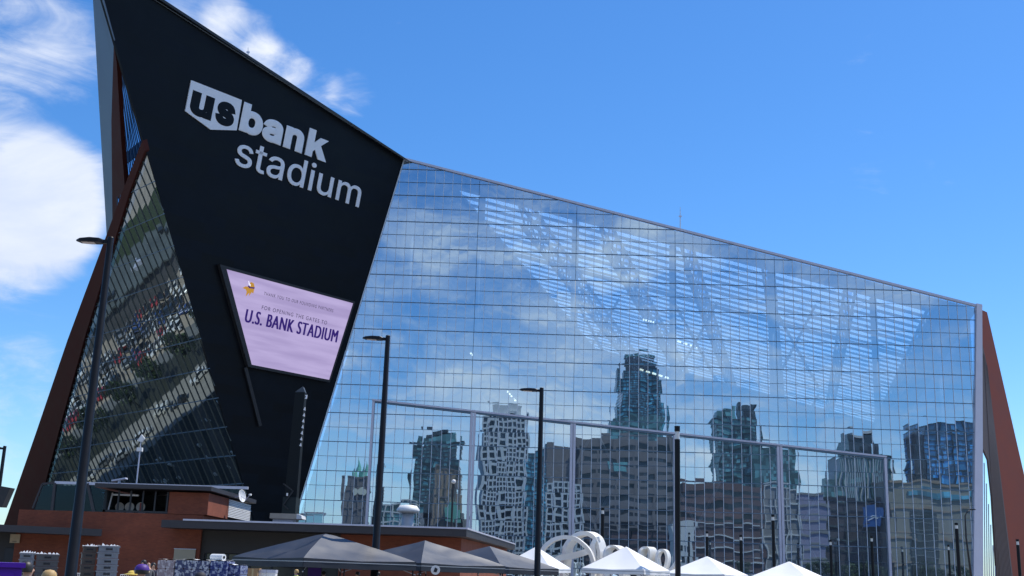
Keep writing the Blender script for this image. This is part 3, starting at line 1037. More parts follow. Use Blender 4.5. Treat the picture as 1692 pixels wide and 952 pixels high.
# floodlight horns in the plant room opening
m_horn = mat('horn_white', (0.75, 0.68, 0.58), 0.4, 0, 0.1, 3)
m_hornred = mat('horn_red', (0.4, 0.06, 0.04), 0.5, 0, 0.1, 3)
for i, px in enumerate((178, 197, 214, 233)):
    p = at(px, 838, bY + 2)
    z0 = zb
    h_ = thing('horn_light', (p.x, p.y, z0), 'round white floodlight in the plant room opening, ' + ('first from the downpipe', 'second from the downpipe', 'third from the downpipe', 'with a red band, nearest the brick')[i], 'floodlight', 'floodlights in the plant room opening')
    ax = Vector((0.75 - i * .25, -0.8, 0.05)).normalized()
    m = MB()
    m.lathe([(0.03, -.25), (.16, -.2), (.3, -.02), (.36, .12), (.33, .1), (.1, .0), (0, .0)], p, 14, ax)
    m.build('reflector', m_horn, h_, smooth=True)
    if i == 3:
        MB().box(p + ax * .16, (.1, .06, .6)).build('band', m_hornred, h_)
    f_ = MB()
    f_.bar(Vector((p.x, p.y + .15, z0)), Vector((p.x, p.y + .15, p.z)), .07, .07)
    f_.box((p.x + .12, p.y - .1, z0 + .08), (.5, .3, .14))
    f_.build('bracket', m_trim, h_)

# things on the roofs
v = thing('roof_vent', at(673, 866, 96), 'tall mushroom capped metal vent on the flat roof', 'vent')
bx = at(673, 868, 96)
zt_, ztop = Zp(673, 846, 96), Zp(673, 834.5, 96)
bz = zm - .05
MB().lathe([(.5, 0), (.5, zt_ - bz + .1), (.0, zt_ - bz + .1)], (bx.x, 96, bz), 18).build('duct', mat('galvanised', (.42, .43, .45), .5, .3, .1, 3), v, smooth=True)
MB().lathe([(.55, zt_ - bz - .1), (.92, zt_ - bz), (.95, zt_ - bz + .18), (.7, ztop - bz - .06), (.3, ztop - bz), (0, ztop - bz + .01)], (bx.x, 96, bz), 20).build('cap', m_white, v, smooth=True)
v = thing('roof_hatch', at(474, 858, 97), 'low beige rooftop unit with a white end', 'vent')
x0, x1 = X(450, 97), X(490, 97)
z1 = Zp(470, 849.5, 97)
MB().span(x0 - .2, x1, 96, 98, z1 - .42, z1).build('hood', mat('beige_metal', (.5, .42, .33), .6, 0, .1, 2), v)
MB().span(x0, x1 - .3, 96.3, 97.7, zm - .1, z1 - .42).build('curb', m_trim, v)
MB().prism([Vector((x1 + .003, 95.98, z1 - .42)), Vector((x1 + .45, 95.98, z1 - .38)), Vector((x1 + .4, 95.98, z1 - .12)), Vector((x1 + .003, 95.98, z1 + .01))], Vector((0, 2.04, 0))).build('end_cap', m_white, v)
v = thing('roof_tank', at(61, 866, 93), 'squat white ribbed canister on the left flat roof', 'tank')
bz = zl - .1
hh = Zp(61, 849, 93) - bz
MB().lathe([(.0, hh), (.42, hh), (.5, hh - .06), (.5, hh - .12), (.66, hh - .13), (.66, 0)], (X(61, 93), 93, bz), 16).build('drum', m_white, v)
rb_ = MB()
for i in range(3):
    rb_.lathe([(.68, .15 + i * .28), (.69, .18 + i * .28), (.68, .21 + i * .28)], (X(61, 93), 93, bz), 16)
rb_.build('band', m_trim, v)
v = thing('roof_cabinet', at(110, 866, 93), 'pair of small grey cabinets on the left flat roof behind the lamp post', 'cabinet')
for dx in (-.25, .25):
    c_ = MB().span(X(109, 93) + dx - .2, X(109, 93) + dx + .2, 92.6, 93.4, zl - .1, zl + .75).build('cabinet_box', m_trim, v)
    MB().span(X(109, 93) + dx - .15, X(109, 93) + dx + .15, 92.57, 92.598, zl + .05, zl + .65).build('door', mat('galvanised', (.42, .43, .45)), c_)
v = thing('roof_unit', at(142, 866, 91), 'small sloped air unit on the end of the left flat roof', 'air unit')
a_ = Vector((X(131, 91), 90.4, zl - .1))
MB().prism([a_, a_ + Vector((1.0, 0, 0)), a_ + Vector((.95, 0, 1.0)), a_ + Vector((.1, 0, .95))], Vector((0, .8, 0))).build('casing', m_dark, v)
MB().bar(a_ + Vector((.82, -.05, .05)), a_ + Vector((.82, -.05, .98)), .12, .06).build('end_plate', m_trim, v)
# satellite dish
v = thing('satellite_dish', at(384, 824, 101), 'white satellite dish on the plant room side above the slats', 'satellite dish')
p = Vector((xs + 1.1, 96.3, Zp(378, 819, 96.3)))
ax = Vector((0.93, -.33, .18)).normalized()
MB().lathe([(0, -.12), (.25, -.09), (.5, .0), (.53, .05), (.5, .03), (.25, -.05), (0, -.08)], p, 18, ax).build('dish', m_white, v, smooth=True)
ar = MB()
ar.tube([p - ax * .1, p + ax * .45 - ZV * .35, p + ax * .75 - ZV * .05], .03, 6)
ar.bar(p - ax * .1, Vector((xs, 96.6, p.z - .1)), .08, .08)
ar.build('arm', m_trim, v)
MB().lathe([(0, 0), (.09, .02), (.09, .2), (0, .22)], p + ax * .68 - ZV * .05, 10, ax).build('feed', m_white, v)
# slim white mast with two box heads
v = thing('antenna_post', at(226, 803, 92), 'slim white post with two box antennas on the plant room roof', 'antenna')
b_, t_ = at(225, 803, 92), at(231, 745, 92)
t_.x = b_.x
t_.y = 92
MB().tube([b_ - ZV * .3, t_], .055, 8).build('pole', m_trim, v)
MB().box(t_ + Vector((-.02, 0, .1)), (.42, .3, .3)).build('lower_head', m_white, v)
MB().prism([t_ + Vector((-.28, -.1, .78)), t_ + Vector((.1, -.1, .68)), t_ + Vector((.3, -.1, .98)), t_ + Vector((.02, -.1, 1.3))], Vector((0, .2, 0))).build('upper_head', m_white, v)
MB().tube([t_ + ZV * .2, t_ + ZV * .8], .035, 6).build('neck', m_trim, v)
v = thing('roof_camera', at(198, 802, 91), 'small grey floodlight on the plant room roof', 'floodlight')
p = at(197, 798, 92)
MB().box(p + ZV * .25, (1.1, .6, .12), X=Vector((.97, 0, .2)).normalized(), Z=Vector((-.2, 0, .97)).normalized()).build('head', m_trim, v)
MB().bar(p - ZV * .35, p + ZV * .2, .1, .4).build('bracket', m_trim, v)

# glass enclosure along the foot of the stadium
gy = 141.0
enc = thing('glass_enclosure', (X(240, gy), gy, 0), 'blue glass screen with grey rail at the foot of the prow', 'glass screen')
g_enc = glass_mat('enclosure_glass', Vector((0, gy, 0)), XV, ZV, 2.5, 4, 0.002, 0.002, 0.002, 0.0, (0.3, 0.42, 0.5), (0.34, 0.50, 0.60), 0.4)
pts = [(92, 797.5), (140, 798.7), (200, 800), (260, 801.5), (320, 803.5), (365, 805), (408, 806.5)]
for (pa, pya), (pb, pyb) in zip(pts[:-1], pts[1:]):
    a, b = at(pa, pya, gy), at(pb, pyb, gy)
    pn = MB().quad(Vector((a.x + .1, gy, 3)), Vector((b.x - .1, gy, 3)), b - XV * .1, a + XV * .1).build('pane', g_enc, enc)
    MB().bar(Vector((a.x, gy - .05, 3)), a - ZV * .1, .16, .16).build('post', m_roof, enc)
r_ = MB()
r_.bar(at(91, 797.5, gy), at(410, 806.5, gy), .35, .32)
r_.build('rail', m_trim, enc)
s0, s1 = at(52, 858, gy), at(91, 797.5, gy)
MB().bar(at(70, 800, gy), at(91, 797.5, gy), .2, .25).build('frame_bar', m_roof, enc)
MB().bar(at(70, 800, gy), at(54, 840, gy), .2, .2).build('frame_bar', m_roof, enc)
MB().bar(at(91, 798, gy - .1), at(84, 862, gy - .1), .3, .3).build('frame_bar', m_roof, enc)
MB().bar(at(145, 799, gy - .1), at(158, 862, gy - .1), .3, .3).build('frame_bar', m_roof, enc)

MB().add([at(70, 801, gy), at(90, 799, gy), at(84, 875, gy), at(50, 875, gy)], [[0, 1, 2, 3]]).build('end_pane', g_enc, enc)

MB().quad(at(40, 880, gy + 3), at(170, 885, gy + 3), at(168, 802, gy + 3), at(72, 803, gy + 3)).build('dark_backing', mat('enclosure_back', (.008, .018, .022), .8, 0, .3, .3), enc)  # dark backing added so the inside reads dark through the panes
# dark pylon in front of the black wall
py_Y = 128
pyl = thing('pylon', (X(478, py_Y), py_Y, 0), 'tall dark tapering pylon with a row of small white brackets before the black wall', 'pylon')
def pz_(px, py):
    return at(px, py, py_Y)
m_pyl = mat('pylon_dark', (0.0075, 0.011, 0.013), .6, 0, .15, 1, .2)
MB().prism([pz_(466, 860), pz_(487, 860), pz_(503.5, 648.5), pz_(487.5, 648.5)], Vector((0, 1.4, 0))).build('shaft', m_pyl, pyl)
MB().prism([pz_(487.2, 648), pz_(503.8, 648), pz_(500.3, 638.5)], Vector((0, 1.2, 0))).build('cap', mat('pylon_cap', (.06, .075, .095), .5, .2, .1, 1), pyl)
MB().span(pz_(467, 850).x, pz_(489, 850).x, py_Y - .6, py_Y + 2, 0, pz_(478, 822).z).build('plinth', mat('plinth_grey', (.018, .027, .03), .6, 0, .1, 1, .2), pyl)
for i in range(9):
    t = i / 8
    p = pz_(505.5 - 9 * t, 656 + 79 * t)
    b_ = MB()
    b_.prism([p + Vector((-.12, -.1, -.12)), p + Vector((.12, -.1, -.2)), p + Vector((.05, -.1, .2))] if i else [p + Vector((-.1, -.1, .2)), p + Vector((.16, -.1, .22)), p + Vector((.12, -.1, -.22)), p + Vector((-.1, -.1, -.2)), p + Vector((.02, -.1, 0))], Vector((0, .12, 0)))
    if i != 1:
        b_.build('bracket', m_letter, pyl)
b_ = MB()
for (a, c_) in (((470, 800), (486, 812)), ((486, 812), (470, 835)), ((470, 835), (478, 842))):
    b_.bar(pz_(*a) - Vector((0, .7, 0)), pz_(*c_) - Vector((0, .7, 0)), .12, .12)
b_.build('rigging', m_dark, pyl)
lt = pz_(477, 818)
MB().box(lt - Vector((0, .9, 0)), (.16, .16, .3)).build('lamp', m_white, pyl)

# ================================================================== LAMP POSTS AND LIGHT COLUMNS
m_lens = mat('lamp_lens', (0.62, 0.52, 0.48), .3, 0, .05, 3)
def lamp_post(px, py, Y, r0, r1, hl, label, rz=0.0, group='black lamp posts on the plaza'):
    tp = at(px, py, Y)
    o = thing('lamp_post', (tp.x, Y, 0), label, 'lamp post', group)
    b = Vector((tp.x, Y, 0))
    H = tp.z
    MB().lathe([(r0 * 1.9, 0), (r0 * 1.9, .06), (r0 * 1.25, .1), (r0 * 1.2, .45), (r0, .5), (r1, H), (r1 * .9, H + .04), (0, H + .05)], b, 14).build('pole', m_blackpost, o, smooth=True)
    dx = Vector((-math.cos(rz), math.sin(rz), 0))
    sy = Vector((0, 0, 1)).cross(dx)
    c = b + ZV * (H - .12)
    MB().bar(c, c + dx * .28, .1, .12).build('arm', m_blackpost, o)
    # flat tapering head
    def sec(t, w, zt, zb2):
        q = c + dx * (0.22 + t)
        return [q - sy * w + ZV * zb2, q + sy * w + ZV * zb2, q + sy * w * .9 + ZV * (zt - .03), q + sy * w * .5 + ZV * zt, q - sy * w * .5 + ZV * zt, q - sy * w * .9 + ZV * (zt - .03)]
    rows = [sec(0, .08, .07, -.06), sec(hl * .15, .16, .11, -.05), sec(hl * .5, .2, .12, -.04), sec(hl * .85, .16, .09, -.03), sec(hl, .05, .04, .0)]
    hm = MB()
    vs = [p for r in rows for p in r]
    fs = [[i * 6 + j, i * 6 + (j + 1) % 6, (i + 1) * 6 + (j + 1) % 6, (i + 1) * 6 + j] for i in range(4) for j in range(6)]
    fs += [[5, 4, 3, 2, 1, 0], [24, 25, 26, 27, 28, 29]]
    hm.add(vs, fs)
    hd = hm.build('lamp_head', m_blackpost, o)
    q = c + dx * (.22 + hl * .3) - ZV * .062
    q2_ = c + dx * (.22 + hl * .78) - ZV * .045
    MB().prism([q - sy * .12, q + sy * .12, q2_ + sy * .1, q2_ - sy * .1], ZV * .015).build('lens', m_lens, hd)
    return o
lamp_post(183, 394, 35, .175, .095, .85, 'tallest black lamp post crossing the prow glass on the left')
lamp_post(641, 556, 48, .165, .10, .85, 'black lamp post with flat head standing left of the glass doors')
lamp_post(895, 642, 60, .17, .11, .95, 'black lamp post with flat head in front of the white lattice reflection')
lamp_post(8, 738, 72, .13, .10, .9, 'black lamp post half cut off by the left edge')
def light_column(px, py, Y, r, label, group='light columns across the plaza'):
    tp = at(px, py, Y)
    H = tp.z
    o = thing('light_column', (tp.x, Y, 0), label, 'light column', group)
    b = Vector((tp.x, Y, 0))
    MB().lathe([(r * 1.5, 0), (r * 1.5, .12), (r, .14), (r, H - .72), (0, H - .72)], b, 12).build('post', m_blackpost, o)
    MB().lathe([(r * .8, H - .72), (r * .8, H - .3)], b, 12).build('lens', mat('column_lens', (.7, .7, .68), .3, 0, .05, 3), o, smooth=True)
    MB().lathe([(0, H - .3), (r, H - .3), (r, H - .01), (0, H)], b, 12).build('cap', m_blackpost, o)
light_column(1119, 704, 62, .15, 'tall nearest light column between the white tents')
light_column(996, 839, 136, .2, 'light column standing right of the big white loop')
light_column(1277, 850, 140, .2, 'light column between the two right hand white tents')
light_column(1580, 864, 146, .22, 'taller light column near the white end column')
light_column(1567, 900, 160, .14, 'shorter light column just left of the taller one by the white end column')
light_column(1681, 891, 150, .2, 'light column at the far right before the rust red flank')
light_column(1168, 878, 158, .2, 'distant light column behind the third white tent, before the brick reflection')
light_column(1224, 884, 160, .2, 'distant light column right of the third white tent')
light_column(1372, 892, 163, .2, 'distant light column right of the rightmost white tent')
light_column(1440, 886, 163, .2, 'distant light column before the right end of the door row')
# slender curved street light by the end column
v = thing('street_light', at(1604, 985, 150), 'slender dark street light with curved arm before the white end column', 'street light')
b_ = at(1603, 952, 150)
tt_ = at(1606, 853, 150)
ps = [Vector((b_.x + .35, 150, 0)), Vector((b_.x - .2, 150, tt_.z * .75)), Vector((b_.x - .15, 150, tt_.z)), Vector((b_.x + .15, 150, tt_.z + .55)), Vector((b_.x + .55, 150, tt_.z + .75))]
MB().tube(ps, [.16, .12, .09, .07, .06], 8).build('pole', m_dark, v, smooth=True)
MB().prism([ps[-1] + Vector((-.1, -.12, 0)), ps[-1] + Vector((.75, -.12, .06)), ps[-1] + Vector((.5, -.12, .2)), ps[-1] + Vector((0, -.12, .16))], Vector((0, .26, 0))).build('lamp_head', m_dark, v)
v = thing('twin_lamp', at(749, 870, 135), 'slim dark post with a white globe seen above the station roof', 'lamp')
b_, t_ = at(746, 866, 135), at(751, 799, 135)
MB().tube([Vector((b_.x, 135, 0)), Vector((b_.x, 135, t_.z))], .12, 8).build('pole', m_dark, v)
MB().lathe([(0, -.28), (.22, -.15), (.27, 0), (.2, .2), (0, .28)], Vector((b_.x + .05, 134.95, t_.z + .2)), 12).build('globe', m_white, v, smooth=True)
MB().bar(Vector((b_.x, 135, t_.z + .3)), Vector((b_.x + .5, 135, t_.z + .45)), .1, .08).build('arm', m_dark, v)
v = thing('hanging_sign', at(4, 838, 60), 'dark angled sign box cut by the left edge', 'sign')
pp = [at(-40, 796, 60), at(17, 806, 60), at(3, 838, 60), at(-40, 836, 60)]
MB().prism(pp, Vector((0, .6, 0))).build('box', m_dark, v)
MB().bar(Vector((pp[0].x + .3, 60.3, 0)), Vector((pp[0].x + .3, 60.3, pp[3].z)), .2, .2).build('post', m_blackpost, v)

# ================================================================== TENTS
m_tblack = mat('black_canopy_fabric', (0.013, 0.015, 0.022), 0.48, 0, 0.12, 1.2, 0.75)
m_tblack.node_tree.nodes['Principled BSDF'].inputs['IOR'].default_value = 1.75
m_tval = mat('black_valance_fabric', (0.012, 0.015, 0.024), 0.6, 0, 0.15, 1.5)
m_twhite = mat('white_canopy_fabric', (0.82, 0.82, 0.82), 0.7, 0, 0.03, 1.2)
m_tgrey = mat('tent_leg_grey', (0.35, 0.36, 0.38), 0.5, 0.3, 0.1, 2)
def tent(cx_, cy_, half, rot, eave, peak, val, mc, mv, label, cat, group, wr=0.05, seed=0):
    o = thing('canopy_tent', (cx_, cy_, 0), label, cat, group)
    rnd = random.Random(seed)
    cs = [Vector((cx_ + half * math.cos(rot + i * math.pi / 2), cy_ + half * math.sin(rot + i * math.pi / 2), eave)) for i in range(4)]
    pk = Vector((cx_, cy_, peak))
    N = 10
    cm = MB()
    for i in range(4):
        a, b = cs[i], cs[(i + 1) % 4]
        nrm = (a - pk).cross(b - pk).normalized()
        idx, vs, fs = {}, [], []
        for r in range(N + 1):
            for q in range(r + 1):
                t = r / N
                s = q / r if r else 0.5
                p = pk.lerp(a.lerp(b, s), t)
                edge = min(s, 1 - s) * 2
                sag = -0.16 * edge * t * (1 - t) * 2.4
                # pole tents pull straight along the hips and hang between them; creases gather at corners
                cr = wr * math.sin(s * 31 + i * 2 + seed) * t * (1 - edge) * .9 + wr * 1.1 * (mnoise.noise(p * 1.7 + Vector((seed, 0, 0)))) * edge
                cr *= 1 - t ** 6
                p = p + Vector((0, 0, sag + cr)) - ZV * (0.06 * t * t * edge)
                idx[(r, q)] = len(vs)
                vs.append(p)
        for r in range(N):
            for q in range(r + 1):
                fs.append([idx[(r, q)], idx[(r + 1, q)], idx[(r + 1, q + 1)]])
                if q < r:
                    fs.append([idx[(r, q)], idx[(r + 1, q + 1)], idx[(r, q + 1)]])
        cm.add(vs, fs)
    cm.build('canopy', mc, o, smooth=True)
    for i in range(4):
        a, b = cs[i], cs[(i + 1) % 4]
        vm = MB()
        n_ = 14
        out = ((a + b) / 2 - Vector((cx_, cy_, eave))).normalized()
        vs, fs = [], []
        for q in range(n_ + 1):
            s = q / n_
            p = a.lerp(b, s)
            edge = min(s, 1 - s) * 2
            top = p - ZV * (0.06 * edge)
            vs += [top + out * .004 + ZV * .01, top - ZV * val * (1 - .08 * math.sin(s * math.pi)) + out * (.012 + .008 * math.sin(s * 19 + i))]
        fs = [[2 * q, 2 * q + 2, 2 * q + 3, 2 * q + 1] for q in range(n_)]
        vm.add(vs, fs)
        vm.build('valance', mv, o, smooth=True)
        lp = a + (Vector((cx_, cy_, eave)) - a) * .03
        MB().bar(Vector((lp.x, lp.y, 0)), Vector((lp.x, lp.y, eave - .02)), .06, .06).build('leg', m_tgrey if mc is m_twhite else m_blackpost, o)
    br_ = MB()
    for i in range(4):
        a, b = cs[i], cs[(i + 1) % 4]
        br_.bar(a - ZV * .12, b - ZV * .12, .03, .03)
        br_.bar(a - ZV * .5, pk - ZV * .25, .03, .03)
    br_.build('frame', m_tgrey, o)
    return o
gB, gW = 'black canopy tents in the market row', 'white canopy tents on the plaza'
tent(X(537, 47.5), 47.5, 3.72, R_(-93), 2.06, 3.1, .33, m_tblack, m_tval, 'largest black canopy tent, nearest, left of the others', 'tent', gB, .085, 1)
tent(X(702, 55), 55.0, 3.78, R_(-88), 2.06, 3.1, .33, m_tblack, m_tval, 'black canopy tent with a round white emblem on its skirt', 'tent', gB, .085, 2)
tent(X(809, 62.5), 62.5, 3.78, R_(-80), 2.06, 3.12, .33, m_tblack, m_tval, 'farthest black canopy tent, beside the first white tent', 'tent', gB, .085, 3)
tent(X(886, 70), 70.0, 2.25, R_(-70), 2.15, 3.35, .25, m_twhite, m_twhite, 'white tent before the big white loop, left of the other white tents', 'tent', gW, .02, 4)
tent(X(1035, 63), 63.0, 2.5, R_(-75), 2.15, 3.33, .25, m_twhite, m_twhite, 'white tent covering the small white loops', 'tent', gW, .02, 5)
tent(X(1168, 86), 86.0, 3.2, R_(-78), 2.15, 3.42, .25, m_twhite, m_twhite, 'white tent just right of the tall light column', 'tent', gW, .02, 6)
tent(X(1303, 90), 90.0, 3.1, R_(-80), 2.1, 3.3, .25, m_twhite, m_twhite, 'white tent farthest to the right', 'tent', gW, .02, 7)
# emblem on the second black tent's skirt
v = thing('skirt_emblem', at(719, 942, 52), 'small round white emblem hanging on the black tent skirt', 'emblem')
p = at(719.5, 942, 51.2)
MB().lathe([(0, -.02), (.2, -.02), (.2, .02), (0, .02)], p, 18, (0, -1, 0)).build('disc', m_white, v)
MB().prism([p + Vector((-.08, -.03, -.07)), p + Vector((.05, -.03, -.1)), p + Vector((.1, -.03, .05)), p + Vector((-.02, -.03, .11))], Vector((0, -.01, 0))).build('mark', m_dark, v)

# ================================================================== WHITE RIBBON SCULPTURE
m_ribbon = mat('cream_white_ribbon', (0.84, 0.82, 0.77), .4, 0, .03, .8)
rib_t = thing('ribbon_sculpture', (X(960, 110), 110, 0), 'cream white ribbon sculpture of looping bands behind the white tents', 'sculpture')
def smooth_path(pts, n=6):
    out = []
    L = len(pts)
    for i in range(L - 1):
        p0, p1, p2, p3 = pts[max(i - 1, 0)], pts[i], pts[i + 1], pts[min(i + 2, L - 1)]
        for kx in range(n):
            t = kx / n
            out.append(0.5 * ((2 * p1) + (p2 - p0) * t + (2 * p0 - 5 * p1 + 4 * p2 - p3) * t * t + (3 * p1 - p0 - 3 * p2 + p3) * t ** 3))
    out.append(pts[-1])
    return out
def ribbon(pix, Y0, dY, wid, th, yaw=0.35):
    pts = [at(px, py, Y0 + dY * i / max(1, len(pix) - 1)) for i, (px, py) in enumerate(pix)]
    for p in pts:
        p.z = max(p.z, 0.0)
    pts = smooth_path(pts)
    vs, fs = [], []
    wv = Vector((math.sin(yaw), math.cos(yaw), 0))
    for i, p in enumerate(pts):
        d = (pts[min(i + 1, len(pts) - 1)] - pts[max(i - 1, 0)]).normalized()
        nn = d.cross(wv).normalized()
        vs += [p - wv * wid / 2 - nn * th / 2, p + wv * wid / 2 - nn * th / 2, p + wv * wid / 2 + nn * th / 2, p - wv * wid / 2 + nn * th / 2]
    for i in range(len(pts) - 1):
        for j in range(4):
            fs.append([i * 4 + j, i * 4 + (j + 1) % 4, i * 4 + 4 + (j + 1) % 4, i * 4 + 4 + j])
    fs += [[3, 2, 1, 0], [len(vs) - 4, len(vs) - 3, len(vs) - 2, len(vs) - 1]]
    o = MB().add(vs, fs).build('ribbon', m_ribbon, rib_t)
    return o
ribbon([(892, 985), (893, 925), (898, 908), (908, 897), (921, 890), (936.6, 887.7), (951, 890.5), (962, 898), (972, 908), (978, 920), (981, 936), (981, 985)], 109.5, 1.0, .7, .34, .3)
ribbon([(912, 936), (924, 923), (948, 918), (973, 910), (983, 897), (988, 888)], 110.8, 1.5, .5, .55, .2)
ribbon([(930, 985), (937, 916), (939.5, 903), (948, 891), (958, 884), (969, 881.5), (980, 884), (989, 892), (994, 908), (995, 922), (992, 985)], 112.4, -.6, 1.1, .4, .75)
ribbon([(978, 985), (982, 930), (980, 905), (984, 893), (992, 890)], 111.4, .4, .5, .4, .4)
ribbon([(1004, 985), (1003.5, 925), (1005, 911), (1010.4, 904.5), (1017.4, 903), (1026, 907), (1031.6, 917), (1034, 940), (1034, 985)], 110, 1.0, 1.2, .22, .7)
ribbon([(1026, 985), (1029, 925), (1034.5, 916), (1043, 913.5), (1051.5, 917), (1056.5, 926), (1058, 985)], 111.8, .8, .9, .25, .4)
ribbon([(1060, 985), (1060, 928), (1061.8, 914), (1066, 907), (1073, 905.5), (1077.5, 909), (1078.4, 920), (1075.6, 940), (1072, 985)], 110, .8, 1.5, .22, .6)
ribbon([(1122, 925), (1112, 939), (1100, 946), (1091, 940), (1087, 924), (1089.8, 913), (1095, 909.5), (1101, 912), (1104, 922), (1102, 935), (1096, 950), (1092, 985)], 110, 1.2, .9, .24, .5)

# ================================================================== PEOPLE
m_skin = mat('skin', (0.55, 0.32, 0.22), .55, 0, .05, 6)
def person(px, py_top, Y, label, shirt, trousers, hair, cap=None, face=180, group='people among the stalls', long_hair=False, hat_brim=False):
    tp = at(px, py_top, Y)
    H = max(1.5, min(1.92, tp.z - (0.04 if cap else 0.02)))
    s = H / 1.76
    me = bpy.data.meshes.new('person')
    V_, E_, Rr = [], [], []
    def vx(p, r, par=None):
        V_.append(Vector(p) * s)
        Rr.append(((r if isinstance(r, tuple) else (r, r))[0] * s, (r if isinstance(r, tuple) else (r, r))[1] * s))
        if par is not None:
            E_.append((par, len(V_) - 1))
        return len(V_) - 1
    pel = vx((0, 0, .95), (.15, .11))
    sp = vx((0, .005, 1.13), (.135, .10), pel)
    ch = vx((0, -.01, 1.32), (.165, .115), sp)
    nb = vx((0, -.015, 1.46), (.085, .07), ch)
    nk = vx((0, 0, 1.535), .055, nb)
    jw = vx((0, .03, 1.585), (.062, .07), nk)
    hd = vx((0, .02, 1.66), (.078, .095), jw)
    vx((0, .01, 1.735), (.06, .07), hd)
    vx((0, .125, 1.645), .012, hd)
    for q in (-1, 1):
        sh = vx((q * .17, -.01, 1.42), .058, nb)
        el = vx((q * .25, -.02, 1.14), .043, sh)
        wr = vx((q * .27, .08, .92), .029, el)
        pm = vx((q * .27, .115, .84), (.02, .038), wr)
        for fi in range(4):
            k1 = vx((q * .272, .09 + fi * .022, .775 - .006 * abs(fi - 1.5)), .0095, pm)
            vx((q * .262, .098 + fi * .022, .725 + .008 * abs(fi - 1.5)), .0085, k1)
        th = vx((q * .255, .165, .82), .011, pm)
        vx((q * .247, .185, .785), .0095, th)
        hp_ = vx((q * .095, 0, .88), .088, pel)
        kn = vx((q * .105, .02, .50), .058, hp_)
        an = vx((q * .11, -.02, .09), .042, kn)
        vx((q * .125, .13, .035), (.042, .03), an)
    me.from_pydata(V_, E_, [])
    ob = bpy.data.objects.new('person', me)
    COL.objects.link(ob)
    md = ob.modifiers.new('Skin', 'SKIN')
    md.use_smooth_shade = True
    for i, d in enumerate(me.skin_vertices[0].data):
        d.radius = Rr[i]
        d.use_root = (i == 0)
    sb = ob.modifiers.new('Sub', 'SUBSURF')
    sb.levels = sb.render_levels = 1
    dg = bpy.context.evaluated_depsgraph_get()
    m2 = bpy.data.meshes.new_from_object(ob.evaluated_get(dg))
    bpy.data.objects.remove(ob)
    bpy.data.meshes.remove(me)
    m2.name = 'person'
    m2.materials.clear()
    for q in (m_skin, shirt, trousers, m_blackpost):
        m2.materials.append(q)
    for p in m2.polygons:
        z, x = p.center.z / s, abs(p.center.x) / s
        p.material_index = 3 if z < .085 else (2 if z < .98 and x < .24 else (1 if z < 1.49 and (z > 1.2 or x < .2) else 0))
        p.use_smooth = True
    o = bpy.data.objects.new('person', m2)
    o.location = (tp.x, Y, 0)
    o.rotation_euler = (0, 0, R_(face))
    COL.objects.link(o)
    tag(o, label, 'person', group)
    def shell(name, r, z0, z1, m, back=0.0, brim=False, zs=1.12):
        h_ = MB()
        c = Vector((0, .012, 1.665)) * s
        prof = []
        for i in range(7):
            a = z0 + (z1 - z0) * i / 6
            prof.append((max(0.0, math.cos(a)) ** (.7 if a > 0 else 1) * r * s, math.sin(a) * r * zs * s))
        if long_hair and name == 'hair':
            prof = [(.085 * s, -.30 * s), (.115 * s, -.26 * s), (.105 * s, -.16 * s), (.098 * s, -.09 * s)] + prof[1:]
        h_.lathe(prof, c - Vector((0, back * s, 0)), 14)
        if brim == 1:
            h_.add([c + Vector((x_, y_, zz)) * s for x_, y_, zz in ((-.08, .06, .03), (.08, .06, .03), (.07, .19, .015), (0, .21, .01), (-.07, .19, .015), (-.08, .06, .045), (.08, .06, .045), (.07, .19, .025), (0, .21, .02), (-.07, .19, .025))],
                    [[4, 3, 2, 1, 0], [5, 6, 7, 8, 9], [0, 1, 6, 5], [1, 2, 7, 6], [2, 3, 8, 7], [3, 4, 9, 8], [4, 0, 5, 9]])
        if brim == 2:
            h_.lathe([(.1 * s, .03 * s), (.19 * s, .015 * s), (.19 * s, .025 * s), (.1 * s, .045 * s)], c, 16)
        ms_ = h_
        me2 = bpy.data.meshes.new(name)
        me2.from_pydata(ms_.v, [], ms_.f)
        me2.materials.append(m)
        me2.polygons.foreach_set('use_smooth', [True] * len(me2.polygons))
        oo = bpy.data.objects.new(name, me2)
        oo.parent = o
        COL.objects.link(oo)
    if hair:
        shell('hair', .112, -0.35 if not long_hair else -1.0, math.pi / 2 if not cap else 0.15, hair, .022 if not long_hair else .035)
    if cap:
        shell('hat', .116, 0.02, math.pi / 2, cap, 0, 2 if hat_brim else 1, 0.95)
        if not hat_brim:
            shell('hat_band', .119, -0.12, 0.06, m_beige, .006)
    return o
m_blond = mat('blond_hair', (0.46, 0.30, 0.12), .6, 0, .25, 30)
m_dhair = mat('dark_hair', (0.02, 0.015, 0.012), .5, 0, .2, 30)
m_grey_sh = mat('grey_cotton', (0.12, 0.12, 0.13), .85, 0, .1, 4)
m_purple = mat('purple_cloth', (0.07, 0.018, 0.23), .6, 0, .1, 4)
m_hivis = mat('hi_vis_yellow', (0.5, 0.8, 0.03), .7, 0, .05, 4)
m_navy = mat('navy_cloth', (0.015, 0.02, 0.05), .8, 0, .1, 4)
m_teal = mat('teal_cloth', (0.02, 0.3, 0.36), .8, 0, .1, 4)
m_redc = mat('red_cloth', (0.45, 0.03, 0.03), .8, 0, .1, 4)
m_yellow = mat('straw_yellow', (0.7, 0.5, 0.1), .8, 0, .1, 8)
person(236, 929, 17.5, 'person in a purple cap facing the stadium', m_grey_sh, m_navy, m_dhair, m_purple, 20)
person(83, 942, 15, 'person with long blond hair beside the black lamp post', m_white, m_navy, m_blond, None, 10, long_hair=True)
person(45, 928, 17, 'dark haired person partly behind the purple bin', m_navy, m_navy, m_dhair, None, -60)
person(219, 940.5, 24, 'person in a yellow sun hat beside the purple cap', m_grey_sh, m_navy, None, m_yellow, 0, hat_brim=True)
